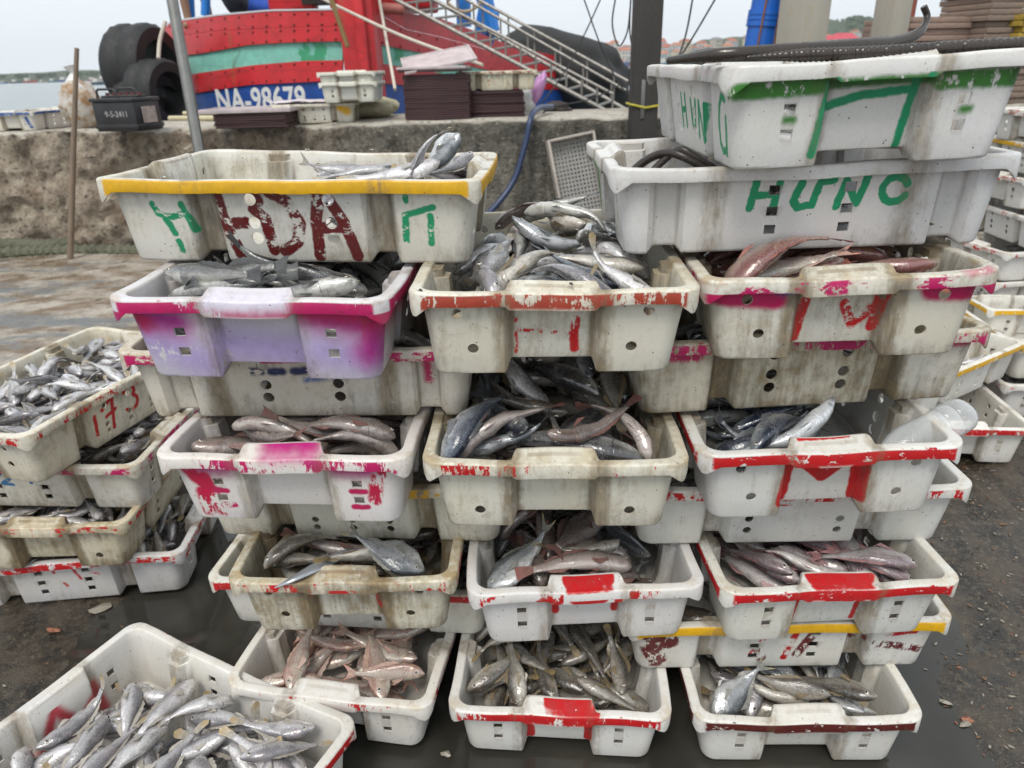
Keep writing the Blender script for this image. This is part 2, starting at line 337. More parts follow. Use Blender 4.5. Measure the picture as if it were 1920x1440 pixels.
DEF = {  # mesh kind, material arguments, label
'M4':('round', dict(dirt=.45, tint=(.76,.75,.69), rims=[(BRICK,.86,0)], paints=[('x-',RED,.007,.002,.60,[[(.036,.085),(.034,.055),(.036,.035)]],0),('x-',RED,.003,.002,.66,[[(-.055,.085),(-.055,.03)],[(-.05,.068),(.03,.062)]],0)]),
  'dirty white fish crate with a brick red painted rim, top of the middle stack'),
'M3':('few', dict(dirt=.55, tint=(.76,.75,.68), rims=[(RED,.30,0)]), 'grimy cream crate with flaked red rim, second from the top of the middle stack'),
'M2':('square', dict(dirt=.08, tint=(.80,.80,.82), rims=[(RED,.34,0)], paints=[('x-',RED,.007,.002,.45,[[(-.055,.118),(-.055,.06)],[(.055,.118),(.055,.06)]],0),('x-',RED,.012,.003,.35,[[(-.02,.122),(.0,.108),(.025,.122)]],0),('x-',RED,.012,.002,.2,[[(-.03,.146),(.04,.148)]],0)]),
  'clean white crate with red handle tab, third from the top of the middle stack'),
'M1':('square', dict(dirt=.12, tint=(.80,.80,.80), rims=[(RED,.95,0)], paints=[('x-',RED,.008,.001,.2,[[(-.055,.12),(-.055,.03)],[(.058,.12),(.058,.03)]],0),('x-',RED,.002,.001,.2,[[(.02,.12),(.02,.08)]],0),('x-',RED,.010,.002,.15,[[(-.02,.148),(.07,.142)]],0)]),
  'white crate with a bright red rim on the ground below the middle stack'),
'L7':('square', dict(dirt=.12, tint=(.74,.74,.82), fleck=.4, rims=[(PINK,.92,0)], paints=[('x-',(.68,.64,.74),.012,.012,.1,[[(-.055,.132),(.055,.132)]],0),('x-',PURP,.02,.05,.35,[[(-.17,.07),(-.09,.03)],[(-.05,.05),(.05,.04)],[(.10,.05),(.17,.04)]],0),('x-',(.42,.03,.26),.012,.04,.0,[[(-.19,.112),(-.12,.100)],[(.10,.112),(.185,.095),(.175,.05)]],0),('x-',(.50,.015,.10),.012,.02,.35,[[(-.19,.12),(-.17,.10)],[(.08,.118),(.19,.11)]],0),('y+',(.45,.03,.20),.03,.04,.1,[[(.2,.12),(.2,.02)]],0),('y-',(.50,.02,.10),.03,.04,.1,[[(-.29,.12),(-.1,.10)]],0)]),
  'white crate sprayed magenta and purple, directly under the yellow rimmed crate'),
'L5':('square', dict(dirt=.06, tint=(.82,.80,.82), rims=[(PINK,.40,0)], paints=[('x-',(.50,.02,.20),.012,.02,.3,[[(-.16,.112),(-.10,.112)],[(.09,.112),(.14,.112)]],0),('x-',(.52,.01,.06),.012,.004,.62,[[(-.17,.118),(-.155,.09),(-.13,.06)],[(-.14,.09),(-.125,.02)],[(-.15,.06),(-.15,.02)],[(.165,.118),(.15,.08),(.145,.05)]],0),('x-',(.52,.01,.10),.0055,.002,.3,[[(-.125,.065),(-.108,.063)],[(.107,.066),(.13,.066)],[(-.12,.032),(-.10,.032)],[(.107,.033),(.13,.033)]],0),('x-',(.50,.02,.20),.012,.02,.1,[[(-.02,.15),(.05,.148)]],0)]),
  'white crate with magenta paint runs over its square holes, in the left stack'),
'L3':('round', dict(dirt=.95, tint=(.74,.72,.64), rims=[(RED,.36,0)], paints=[('x-',RED,.012,.003,.55,[[(-.01,.115),(.02,.112)]],0),('x-',RED,.006,.002,.85,[[(-.06,.09),(-.06,.05)],[(.055,.09),(.062,.05)]],0)]),
  'very dirty cream crate with a chipped dark left corner, in the left stack'),
'L1':('square', dict(dirt=.12, tint=(.80,.79,.78), rims=[(RED,.36,0)]), 'white crate of pink and yellow fish on the ground behind the foreground crate'),
'R7':('round', dict(dirt=.65, tint=(.77,.76,.71), rims=[(PINK,.46,0)], paints=[('x-',(.50,.01,.10),.018,.006,.25,[[(-.19,.112),(-.10,.104)],[(.125,.112),(.195,.106)]],0),('x-',RED,.008,.002,.50,[[(-.05,.095),(-.06,.03)],[(.01,.085),(.025,.05),(.05,.075)],[(.06,.10),(.055,.045)]],0),('x-',BLUE,.006,.012,.6,[[(-.10,.125),(-.085,.12)]],0),('x-',(.50,.02,.12),.01,.01,.3,[[(.165,.148),(.19,.148)]],0)]),
  'dirty white crate with crimson patches and a broken red M, below the crate lettered HUNG'),
'R5':('round', dict(dirt=.22, tint=(.78,.79,.80), rims=[(RED,.80,0)], paints=[('x-',RED,.012,.002,.30,[[(-.058,.12),(-.066,.03)],[(.058,.12),(.060,.03)],[(-.052,.122),(.0,.072),(.056,.122)]],0),('x-',RED,.004,.001,.3,[[(-.05,.150),(.03,.152)]],0)]),
  'white crate with large red M that holds blue backed mackerel and a plastic bottle'),
'R3':('square', dict(dirt=.25, tint=(.78,.79,.78), rims=[(RED,.97,0)], paints=[('x-',RED,.005,.001,.25,[[(-.056,.12),(-.063,.03)],[(.056,.12),(.052,.03)]],0),('x-',RED,.012,.003,.3,[[(-.02,.12),(.005,.105),(.03,.12)]],0),('x-',(.50,.01,.012),.014,.002,.02,[[(-.045,.150),(.05,.150)]],0)]),
  'white crate with solid red rim and red handle tab, above the yellow rimmed right one'),
'R1':('square', dict(dirt=.12, tint=(.79,.79,.78), rims=[((.10,.015,.012),.86,0)]), 'white crate with a maroon rim on the ground at the right'),
'L8':('round', dict(dirt=.50, tint=(.76,.76,.74), rims=[(YEL,1.3,.003)], paints=[
    ('y-',DRED,.0100,.0015,.50,[[(-.118,.118),(-.112,.06),(-.098,.014)],[(-.095,.067),(-.078,.068)],[(-.060,.09),(-.045,.075),(-.040,.022)],[(-.030,.118),(-.004,.105),(.012,.068),(.002,.035),(-.022,.020)],[(-.058,.116),(-.052,.104)]],0),
    ('y-',DRED,.0100,.0015,.50,[[(.036,.012),(.040,.075),(.050,.118)],[(.066,.105),(.085,.07),(.100,.012)],[(.050,.060),(.08,.062)]],0),
    ('y-',GRN,.0055,.0015,.52,[[(-.228,.098),(-.222,.082),(-.20,.078)],[(-.212,.075),(-.202,.05)],[(-.20,.078),(-.178,.084)],[(-.180,.100),(-.168,.055)],[(-.200,.035),(-.197,.02)]],0),
    ('y-',GRN,.0055,.0015,.52,[[(.185,.04),(.187,.082),(.232,.095)],[(.228,.08),(.226,.035)],[(.19,.105),(.19,.11)]],0)]),
  'long white crate with yellow rim lettered HDA in dark red, top of the left stack'),
'L6':('wround', dict(dirt=.60, tint=(.75,.72,.68), rims=[(PINK,.60,0)], paints=[('y-',(.45,.02,.10),.008,.006,.6,[[(-.27,.12),(-.20,.12)],[(.20,.118),(.28,.112)],[(.22,.11),(.222,.07)]],0),('y-',(.02,.03,.10),.008,.004,.55,[[(-.085,.095),(-.068,.095)],[(-.05,.095),(-.03,.095)],[(-.01,.095),(.01,.095)]],0),('y-',(.10,.16,.36),.004,.008,.6,[[(.01,.078),(.12,.088)]],0)]),
  'long brownish white crate with pink rim flakes, crosswise beneath the magenta sprayed crate'),
'L4':('six', dict(dirt=.65, tint=(.74,.73,.68), rims=[(YEL,.50,0)]), 'long dirty crate with six small holes and worn yellow rim in the left stack'),
'L2':('square', dict(dirt=.3, tint=(.75,.75,.72), rims=[(RED,.75,0)]), 'long white crate with red rim, lowest crosswise crate of the left stack'),
'R8':('wsquare', dict(dirt=.15, tint=(.76,.77,.81), rims=[(OLV,.0,0)], paints=[('y-',GRN,.0062,.0010,.34,[[(-.088,.112),(-.094,.072)],[(-.052,.112),(-.058,.072)],[(-.091,.092),(-.055,.094)]]+[[(-.018,.110),(-.028,.082),(-.020,.071),(.002,.074),(.010,.110)],[(.010,.110),(.030,.112)]]+[[(.040,.070),(.050,.110),(.072,.073),(.082,.112)]]+[arc(.128,.092,.020,.020,60,330,8),[(.146,.100),(.140,.108)]],0),('x-',OLV,.012,.012,.5,[[(-.12,.12),(.1,.10)],[(-.15,.08),(-.15,.03)]],0),('x-',GRN,.008,.002,.5,[[(-.05,.12),(.02,.05)]],0)]),
  'long white crate lettered HUNG in green, second from the top of the right stack'),
'R9':('square', dict(dirt=.10, tint=(.78,.79,.82), rims=[(OLV,.02,0)], paints=[('x-',OLV,.012,.004,.50,[[(-.195,.106),(-.075,.110)],[(.08,.106),(.20,.104)]],0),('x-',(.05,.20,.04),.007,.004,.45,[[(-.07,.108),(.07,.110)]],0),('x-',GRN,.006,.002,.2,[[(-.068,.112),(-.078,.018)],[(.056,.112),(.048,.018)],[(-.072,.078),(-.01,.092),(.052,.096)]],0),('x-',(.04,.2,.03),.004,.006,.3,[[(-.122,.067),(-.112,.067)],[(.118,.067),(.128,.067)]],0),
     ('y+',GRN,.0052,.0015,.25,[arc(.235,.060,.022,.040,60,300),[(.25,.07),(.25,.02)]]+Hlet(-.03,.04,.03,.05)+[[(.04,.085),(.045,.045),(.06,.035),(.07,.085)],[(.085,.03),(.09,.085),(.115,.025),(.12,.08)]],0)]),
  'white crate with green paint band and green strokes, highest crate on the right stack'),
'R6':('round', dict(dirt=1.0, tint=(.72,.70,.65), rims=[(PINK,.55,0)], paints=[('y-',(.45,.02,.10),.014,.006,.60,[[(-.28,.118),(-.20,.112)],[(.20,.12),(.28,.12)]],0)]),
  'long brown stained crate with faint pink ends, crosswise in the right stack'),
'R4':('few', dict(dirt=.30, tint=(.74,.75,.75), rims=[(RED,.52,0)], paints=[('y-',RED,.002,.001,.5,[[(-.06,.095),(-.01,.098)]],0)]), 'long greyish white crate with flaking red rim, crosswise below the red M crate'),
'R2':('square', dict(dirt=.40, tint=(.76,.76,.75), rims=[(YEL,1.3,.003)], paints=[('y-',DRED,.022,.004,.68,[[(-.27,.09),(-.23,.085)],[(-.26,.06),(-.25,.03)]],0),('y-',RED,.007,.002,.72,[[(-.04,.10),(-.06,.04)],[(.02,.10),(.005,.03)],[(.11,.11),(.13,.08)],[(.17,.09),(.25,.10)]],0),('y-',DRED,.010,.003,.70,[[(.05,.09),(.03,.04)],[(.10,.075),(.14,.065)],[(.17,.07),(.27,.05)],[(-.05,.06),(-.04,.03)]],0)]),
  'long white crate with bright yellow rim and maroon blotches, lowest crosswise crate on the right'),
'G4':('six', dict(dirt=.55, tint=(.76,.73,.65), rims=[(RED,.50,0)], paints=[('y-',RED,.0055,.0015,.42,[[(-.110,.085),(-.112,.035)],[(-.085,.090),(-.050,.112),(-.058,.030)],[(-.075,.068),(-.045,.075)],arc(.005,.100,.018,.016,170,-50,6),arc(.008,.068,.022,.020,50,-140,6)],0)]),
  'tilted cream crate numbered 173 in red, heaped with small silver fish at the left'),
'G3':('square', dict(dirt=.60, tint=(.72,.71,.68), rims=[(PINK,.50,0)], paints=[('y-',(.04,.16,.32),.005,.002,.3,[arc(-.03,.10,.012,.012,160,-60,5)+[(-.045,.075),(-.02,.072)],arc(.02,.105,.010,.010,0,330,6),[(.03,.105),(.028,.08)]],0)]),
  'dirty white crate with blue digits, right under the crate numbered 173'),
'G2':('few', dict(dirt=.90, tint=(.75,.70,.58), rims=[(RED,.42,0)]), 'yellowed crate with brown stains, third from the top in the left group'),
'G1':('square', dict(dirt=.35, tint=(.70,.70,.74), rims=[(RED,.62,0)], paints=[('y-',RED,.004,.003,.65,[[(-.02,.10),(.0,.05)],[(.03,.10),(.04,.07)],[(.07,.09),(.09,.08)]],0)]),
  'greyish white crate standing in the puddle at the foot of the left group'),
'FG':('square', dict(dirt=.08, tint=(.80,.80,.80), rims=[(RED,.84,0)], paints=[('x-',(.50,.06,.08),.011,.008,.0,[[(-.085,.02),(-.075,.085)],[(-.075,.085),(-.02,.045),(.015,.115)],[(.015,.115),(.055,.045)]],1)]),
  'large foreground crate with a pinkish red M inside, filled with silver fish'),
}
crates = {}
def warp(me, s):
    n = len(me.vertices); a = np.empty(n*3); me.vertices.foreach_get('co', a); a = a.reshape(-1, 3); t = np.clip(a[:,2]/HC, 0, 1.1); p = s*1.9
    x, y, z = a[:,0].copy(), a[:,1].copy(), a[:,2]
    a[:,1] += t*(.0032*np.sin(x*8+p) + .0012*np.sin(x*27+p*2)); a[:,0] += t*(.0026*np.sin(y*11+p*1.7) + .001*np.sin(y*33+p)); a[:,2] += t*(.0024*np.sin(x*9+p*.7)*np.cos(y*8+p) + .0009*np.sin(x*31+p)+.0009*np.sin(y*37+p))
    me.vertices.foreach_set('co', a.ravel()); me.update(); return me
def frame_matrix(t, x, y, z, a, rx, ry):
    m = Matrix.Translation((x, y, z)) @ Matrix.Rotation(a, 4, 'Z') @ Matrix.Rotation(rx, 4, 'X') @ Matrix.Rotation(ry, 4, 'Y')
    return m @ Matrix.Rotation(R(90), 4, 'Z') if t == 'S' else m
for i, k in enumerate(CR):
    kind, args, lab = DEF[k]
    me = warp(CM[kind].copy(), i); o = link('fish_crate', me, None, crate_mat('plastic_crate', seed=i*1.37, **args)); o.matrix_world = frame_matrix(*CR[k])
    tag(o, lab, 'crate', 'stacked plastic fish crates'); crates[k] = o
bpy.context.view_layer.update()
# ------------------------------------------------------------------ ground, puddle, sea
def ground_h(x, y):
    p = Vector((x, y, 0))
    h = .010*mnoise.noise(p*1.1) + .008*mnoise.noise(p*3.7) + .0045*mnoise.noise(p*13) + .003*mnoise.noise(p*31)
    # the hollow in which the stacks stand, between a muddy bank on the left and one on the right
    left = sstep(.05, .5, -(x+.80) - (y-1.25)*(-.15) + .08*mnoise.noise(p*2.3)) if y < 2.3 else sstep(.0, .8, (y-2.3) + .15*mnoise.noise(p*2))
    right = sstep(.0, .45, (x-.93) + (y-1.25)*.42 + .10*mnoise.noise(p*2.7))
    rt = sstep(.8, 1.1, x)*sstep(.4, .7, y+.0); h += rt*(.016*mnoise.noise(p*3.1+Vector((3,0,0))) + .010*mnoise.noise(p*8.5))
    f = max(left, right, sstep(2.4, 3.4, y), .52*sstep(.72, 1.0, x))
    return -.026 + .034*f + h*(.5+.5*f)
def grid_mesh(name, xs, ys, zf):
    V = [(x, y, zf(x, y)) for x in xs for y in ys]; n = len(ys); F = [(i*n+j, (i+1)*n+j, (i+1)*n+j+1, i*n+j+1) for i in range(len(xs)-1) for j in range(n-1)]
    me = bpy.data.meshes.new(name); me.from_pydata(V, [], F); me.polygons.foreach_set('use_smooth', [True]*len(F)); me.update(); return me
def ground_fn(g):
    P = g.n('ShaderNodeNewGeometry').outputs['Position']; x, y, z = g.sep(P)[:3]
    n1 = g.noise(P, 1.6, 5, .6); n2 = g.noise(P, 9, 5, .65); n3 = g.noise(P, 55, 4, .7); n4 = g.noise(P, 220, 3, .7); nw = g.noise(g.scl(P, (.6,1,1)), 4.5, 6, .7)
    dry = g.mr(n1, .35, .65); far = g.mr(y, 2.0, 3.6); lft = g.mr(x, -.3, -1.4); rt = g.mr(x, 1.2, 1.9)
    mud = g.mix(g.mr(n2, .32, .68), (.010,.009,.007), (.064,.049,.034)); mud = g.mix(g.mr(n3, .45, .75), mud, (.10,.08,.055))
    sand = g.mix(g.mr(nw, .38, .60), (.16,.115,.072), (.44,.40,.34)); sand = g.mix(g.mr(n3, .4, .75, 0, .6), sand, (.20,.11,.06)); sand = g.mix(g.mr(n2, .62, .72, 0, .5), sand, (.05,.045,.04))
    c = g.mix(g.m('MULTIPLY', far, lft), mud, sand)
    c = g.mix(g.m('MULTIPLY', g.mr(n4, .6, .72), .5), c, (.30,.27,.22)); c = g.mix(g.mr(g.voro(P, 5.5), .16, .08, 0, .6), c, (.03,.025,.02)); c = g.mix(g.mr(g.noise(P, 28, 5, .8), .60, .68, 0, .5), c, (.025,.022,.018))
    c = g.mix(g.m('MULTIPLY', g.m('MULTIPLY', far, lft), g.mr(g.noise(g.scl(P, (.5,1.4,1)), 2.1, 5, .7), .50, .60)), c, (.17,.175,.175))
    wet = g.mr(g.m('ADD', n2, g.m('MULTIPLY', n1, .6)), .60, 1.0)
    h = g.m('ADD', g.m('MULTIPLY', n3, .6), g.m('MULTIPLY', n4, .35))
    return {'Base Color': c, 'Roughness': g.mr(wet, 0, 1, .12, .60), 'Normal': g.bump(h, .7, .006), 'Specular IOR Level': .6}
gm = mat('wet_concrete_ground', ground_fn)
xs = np.concatenate([np.arange(-4.4, -1.6, .035), np.arange(-1.6, 2.0, .02), np.arange(2.0, 4.4, .035)]); ys = np.concatenate([np.arange(.2, 2.6, .02), np.arange(2.6, 5.85, .04)])
gnd = tag(link('ground', grid_mesh('ground', xs, ys, ground_h), None, gm), kind='structure')
bm = bmesh.new()
for (x0, x1, y0, y1) in ((-60, -4.37, -30, 5.85), (4.35, 60, -30, 5.85), (-4.37, 4.35, -30, .21)): add_box(bm, ((x0+x1)/2, (y0+y1)/2, -.10), (x1-x0, y1-y0, .2))
tag(link('ground_apron', from_bm('ground_apron', bm), None, gm), kind='structure')
def pud_fn(g):
    P = g.n('ShaderNodeNewGeometry').outputs['Position']; n = g.noise(g.scl(P, (1,1.6,1)), 14, 3); n2 = g.noise(P, 3, 4); n3 = g.noise(P, 60, 3, .7)
    return {'Base Color': g.mix(g.mr(n2, .3, .7), (.026,.025,.020), (.050,.047,.038)), 'Roughness': g.mr(n3, .5, .75, .05, .22), 'Specular IOR Level': .5, 'Normal': g.bump(n, .10, .01)}
bm = bmesh.new(); bmesh.ops.create_grid(bm, x_segments=1, y_segments=1, size=1, matrix=Matrix.Translation((.0, 1.65, -.012)) @ Matrix.Diagonal((2.6, 1.45, 1, 1)))
tag(link('puddle', from_bm('puddle', bm), None, mat('dark_puddle_water', pud_fn)), kind='structure')
def sea_fn(g):
    P = g.n('ShaderNodeNewGeometry').outputs['Position']; n = g.noise(g.scl(P, (.5,1.6,1)), 1.2, 5, .6)
    return {'Base Color': (.20,.24,.24,1), 'Roughness': .22, 'Normal': g.bump(n, .55, .3), 'Specular IOR Level': .5}
bm = bmesh.new(); bmesh.ops.create_grid(bm, x_segments=1, y_segments=1, size=1, matrix=Matrix.Translation((0, 1500, -1.25)) @ Matrix.Diagonal((2600, 1495, 1, 1)))
tag(link('sea', from_bm('sea', bm), None, mat('grey_sea_water', sea_fn)), kind='structure')
# litter: shreds of leaf, shell and fish scrap
lit_mats = [plain('scrap_pale', (.30,.27,.22), .4, 0, .4, 60, .2), plain('scrap_brown', (.16,.09,.045), .45, 0, .4, 60, .2), plain('scrap_dark', (.035,.03,.02), .3, 0, .4, 60, .2), plain('scrap_red', (.30,.11,.06), .4, 0, .4, 60, .2)]
V, F, MI = [], [], []
def scrap(x, y, s, mi, flat_z=None):
    a = random.uniform(0, math.pi); n = random.randint(5, 7); z = (ground_h(x, y) if flat_z is None else flat_z); z = max(z, -.012) + .002; b = len(V); asp = random.uniform(.18, .55)
    t1, t2 = random.uniform(-.35, .35), random.uniform(-.35, .35)
    for k in range(n):
        r = s*random.uniform(.6, 1.2); px = r*math.cos(2*math.pi*k/n); py = r*asp*math.sin(2*math.pi*k/n)
        V.append((x+px*math.cos(a)-py*math.sin(a), y+px*math.sin(a)+py*math.cos(a), z + abs(px*t1+py*t2)*.6))
    V.append((x, y, z+s*.18)); c = len(V)-1
    for k in range(n): F.append((b+k, b+(k+1)%n, c)); MI.append(mi)
for i in range(9000):
    if random.random() < .70: x, y = random.uniform(.85, 2.6), random.uniform(.55, 3.2)
    else: x, y = random.uniform(-3.6, -.2), random.uniform(.9, 5.2)
    if -.3 < x < .9 and y < 1.7: continue
    if mnoise.noise(Vector((x*2.2, y*2.2, 5))) < random.uniform(-.25, .25): continue
    if ground_h(x, y) < -.014 and random.random() < .45: continue
    scrap(x, y, random.uniform(.0025, .0075)*(2.0 if random.random() < .07 else 1), random.choices(range(4), (.22,.36,.38,.04))[0])
me = bpy.data.meshes.new('litter'); me.from_pydata(V, [], F); [me.materials.append(m) for m in lit_mats]; me.polygons.foreach_set('material_index', MI); me.update()
tag(link('litter', me), 'small shreds of leaf, shell and fish scrap scattered on the wet ground', 'litter', kind='stuff')
def debris(name, px, py, s, mi, lab, asp=.5):
    p = atZ(px, py, .0); bm = bmesh.new(); vs = []
    for k in range(9):
        a = 2*math.pi*k/9; r = s*random.uniform(.75, 1.1); vs.append(bm.verts.new((r*math.cos(a), r*asp*math.sin(a), .002+.006*random.random())))
    c = bm.verts.new((0, 0, .010))
    for k in range(9): bm.faces.new((vs[k], vs[(k+1)%9], c))
    o = link(name, from_bm(name, bm), None, lit_mats[mi]); o.location = (p.x, p.y, max(ground_h(p.x, p.y), -.012)); o.rotation_euler = (0, 0, random.uniform(-.6, .6)); tag(o, lab, 'leaf' if 'leaf' in name else 'scrap')
    md = o.modifiers.new('s', 'SOLIDIFY'); md.thickness = .0015
debris('fallen_leaf', 100, 1182, .020, 3, 'reddish brown leaf in the shallow water at the left')
debris('crumpled_scrap', 188, 1135, .030, 0, 'pale crumpled scrap floating in the puddle below the left crates', .6)
debris('fish_scrap', 1775, 1312, .016, 0, 'pale sliver on the mud right of the maroon rimmed crate', .35)
debris('fish_scrap', 1812, 1352, .015, 0, 'curled pale scrap on the mud at the lower right', .4)
debris('fallen_leaf', 1815, 1345, .012, 3, 'orange leaf shard on the mud at the lower right', .8)
debris('fish_scrap', 835, 1408, .012, 0, 'whitish flake on the dark water between two ground crates', .7)
# ------------------------------------------------------------------ quay wall
def wall_fn(g):
    P = g.n('ShaderNodeNewGeometry').outputs['Position']; x, y, z = g.sep(P)[:3]
    n1 = g.noise(P, 1.3, 5, .6); n2 = g.noise(P, 7, 6, .65); n3 = g.noise(P, 38, 4, .7); st = g.noise(g.scl(P, (1,1,.12)), 7, 5, .6); n5 = g.noise(P, 3.2, 3)
    top = g.mr(g.sep(g.n('ShaderNodeNewGeometry').outputs['Normal'])[2], .5, .9)
    tan = g.mix(g.mr(n2, .3, .68), (.19,.145,.10), (.54,.46,.36)); tan = g.mix(g.mr(n5, .52, .70, 0, .65), tan, (.20,.115,.065))
    gry = g.mix(g.mr(st, .35, .65), (.06,.058,.048), (.22,.205,.17)); gry = g.mix(g.mr(n2, .5, .72, 0, .6), gry, (.26,.25,.21))
    c = g.mix(g.mr(g.m('ADD', x, g.m('MULTIPLY', n1, 2)), -1.6, .3), tan, gry)
    c = g.mix(g.mr(n3, .52, .75, 0, .55), c, (.05,.043,.034))
    drip = g.m('MULTIPLY', g.mr(st, .46, .62), g.mr(z, .45, .9)); c = g.mix(g.m('MULTIPLY', drip, .65), c, (.05,.045,.036))
    tc = g.mix(g.mr(n2, .35, .65), (.52,.47,.39), (.66,.62,.54)); tc = g.mix(g.mr(n1, .5, .7, 0, .5), tc, (.36,.31,.24)); c = g.mix(top, c, tc)
    h = g.m('ADD', g.m('MULTIPLY', n3, .8), n2)
    c = g.mix(g.mr(g.voro(P, 16), .34, .12, 0, .6), c, (.05,.042,.032)); c = g.mix(g.m('MULTIPLY', g.mr(g.noise(P, 24, 5, .75), .52, .66), .6), c, (.42,.36,.28))
    return {'Base Color': c, 'Roughness': .88, 'Normal': g.bump(h, 1., .045)}
def wall_mesh():
    xs = np.concatenate([[-60, -20, -8], np.arange(-5.2, 3.6, .035), [4, 8, 20, 60]]); prof = [(0, -.12)] + [(0, z) for z in np.arange(-.02, .86, .035)] + [(.01,.875),(.03,.893),(.06,.90)] + [(y, .90) for y in (.2,.4,.6,.8,1.0)] + [(1.02,.88),(1.03,-1.6)]
    V, F = [], []
    for x in xs:
        for (y, z) in prof:
            p = Vector((x, y, z)); rough = 1.6 if x < -1.2 else .6
            d = (.045*mnoise.noise(p*2.2) + .035*mnoise.noise(p*6.5) + .028*mnoise.noise(p*17)+.016*mnoise.noise(p*34)) * rough if y < .05 else 0
            chip = .05*max(0, mnoise.noise(Vector((x*3.1, 4, 0)))) if .0 < y < .1 else 0
            lump = -.05*max(0, mnoise.noise(Vector((x*1.4, z*3, 7))))*rough*(1-min(z, 1)) if y < .05 else 0
            V.append((x, 5.74+y+d*.9+lump*1.4, z - chip*(.6) + (.010*mnoise.noise(Vector((x*2, y*3, 1))) if y > .05 else 0)))
    n = len(prof)
    for i in range(len(xs)-1):
        for j in range(n-1): F.append((i*n+j, i*n+j+1, (i+1)*n+j+1, (i+1)*n+j))
    me = bpy.data.meshes.new('quay_wall'); me.from_pydata(V, [], F); me.update(); bm = bmesh.new(); bm.from_mesh(me); bmesh.ops.recalc_face_normals(bm, faces=bm.faces); bm.to_mesh(me); bm.free()
    return smooth(me, 60)
wmat = mat('rough_quay_concrete', wall_fn)
tag(link('quay_wall', wall_mesh(), None, wmat), 'rough brown concrete quay wall behind the crate stacks', 'wall', kind='structure')
ZT = .902
ropem = plain('mossy_rope', (.14,.14,.095), .9, 0, .4, 40, .8, (.05,.06,.03), .6, (1,1,1))
def rope(name, pts, rad, m_, lab, turns=60, strands=3):
    C_ = curve_pts(pts, 30); n = len(C_); bm = bmesh.new()
    for s_ in range(strands):
        Q = []
        for i, p in enumerate(C_):
            t = (C_[min(i+1, n-1)]-C_[max(i-1, 0)]).normalized(); a = t.cross(Vector((0,0,1))).normalized(); b = a.cross(t); ph = 2*math.pi*(turns*i/n + s_/strands)
            Q.append(p + (a*math.cos(ph)+b*math.sin(ph))*rad*.5)
        add_tube(bm, Q, rad*.62, 6)
    return tag(link(name, from_bm(name, bm, 60), None, m_), lab, 'rope')
rope('mooring_rope', [atZ(-220, 488, .06), atZ(0, 462, .06), atZ(100, 463, .05), atZ(180, 449, .05), atZ(230, 447, .05), atZ(330, 450, .05), atZ(520, 445, .05)], .060, ropem, 'thick mossy mooring rope nearest the quay wall', 34)
rope('mooring_rope', [atZ(-220, 495, .03)+Vector((0,-.09,0)), atZ(0, 476, .03), atZ(120, 471, .03), atZ(240, 470, .03), atZ(340, 473, .03), atZ(520, 470, .03)], .050, ropem, 'thick mossy mooring rope lying in front of the other along the wall', 38)
polem = plain('weathered_pole', (.23,.17,.12), .6, 0, .4, 14, .4, (.06,.045,.03), .5, (1,1,.15)); steelm = plain('grey_steel', (.22,.22,.21), .4, .6, .3, 12, .2, (.16,.09,.05), .4)
tag(tube_obj('bamboo_pole', [atY(132, 486, 5.35), atY(137, 300, 5.4), atY(144, 90, 5.45)], [.022,.020,.015], polem, seg=10, n=0), 'thin brown pole standing in front of the quay wall at the left', 'pole')
tag(tube_obj('steel_pole', [atZ(384, 330, .3)*1+Vector((0,0,-.3)), atY(374, 285, 5.0), atY(322, -5, 5.3), atY(300, -120, 5.4)], [.036]*4, steelm, seg=14, n=0), 'leaning grey steel pole crossing the red boat', 'pole')
tarm = plain('dark_post', (.045,.042,.038), .75, 0, .4, 9, .6, (.12,.10,.08), .35, (1,1,.3))
po = empty('post', (0,0,0)); tag(po, 'dark square post with a yellow cord round it, standing against the quay wall', 'post')
bm = bmesh.new(); pb = atY(1203, 262, 5.55); add_box(bm, (pb.x, 5.55, 1.35), (.19, .17, 2.9), None, .012); link('shaft', from_bm('shaft', bm, 40), po, tarm)
bm = bmesh.new(); add_box(bm, (pb.x-.02, 5.46, 1.02), (.03, .012, .26), None, .005); link('steel_strip', from_bm('steel_strip', bm, 40), po, steelm)
cordm = plain('yellow_cord', (.55,.48,.05), .6, 0, .2, 30, .2)
bm = bmesh.new(); bmesh.ops.create_circle(bm, segments=4, radius=.1); bm.free(); q_ = .108
tube_obj('cord_band', [(pb.x-q_, 5.55-.095, .99), (pb.x, 5.55-.10, .965), (pb.x+q_, 5.55-.095, .98), (pb.x+q_, 5.55+.095, .98), (pb.x-q_, 5.55+.095, .99), (pb.x-q_, 5.55-.095, .99)], .008, cordm, po, 6, 0)
conc = plain('pale_concrete', (.42,.39,.33), .85, 0, .3, 5, .5, (.46,.33,.12), .35, (1,1,.35))
for (x0, x1, Yd, rz, lab) in ((1457, 1542, 4.6, .42, 'pale concrete pillar with yellow stains behind the highest crate'), (1632, 1692, 5.3, .42, 'narrow pale concrete pillar left of the stacked boards')):
    a, b = atY(x0, 90, Yd), atY(x1, 90, Yd); w = (b.x-a.x)/(math.cos(rz)+math.sin(rz)); bm = bmesh.new(); add_box(bm, (0, 0, 1.8), (w, w, 3.7), None, .012)
    o = link('concrete_pillar', from_bm('concrete_pillar', bm, 40), None, conc); o.location = ((a.x+b.x)/2, Yd, 0); o.rotation_euler = (0, 0, rz); tag(o, lab, 'pillar')
bluem = plain('blue_plastic', (.012,.13,.55), .35, 0, .25, 8, .1, (.01,.05,.2), .3)
pr_ = empty('blue_pipe'); tag(pr_, 'thick blue plastic pipe hanging left of the concrete pillar', 'pipe')
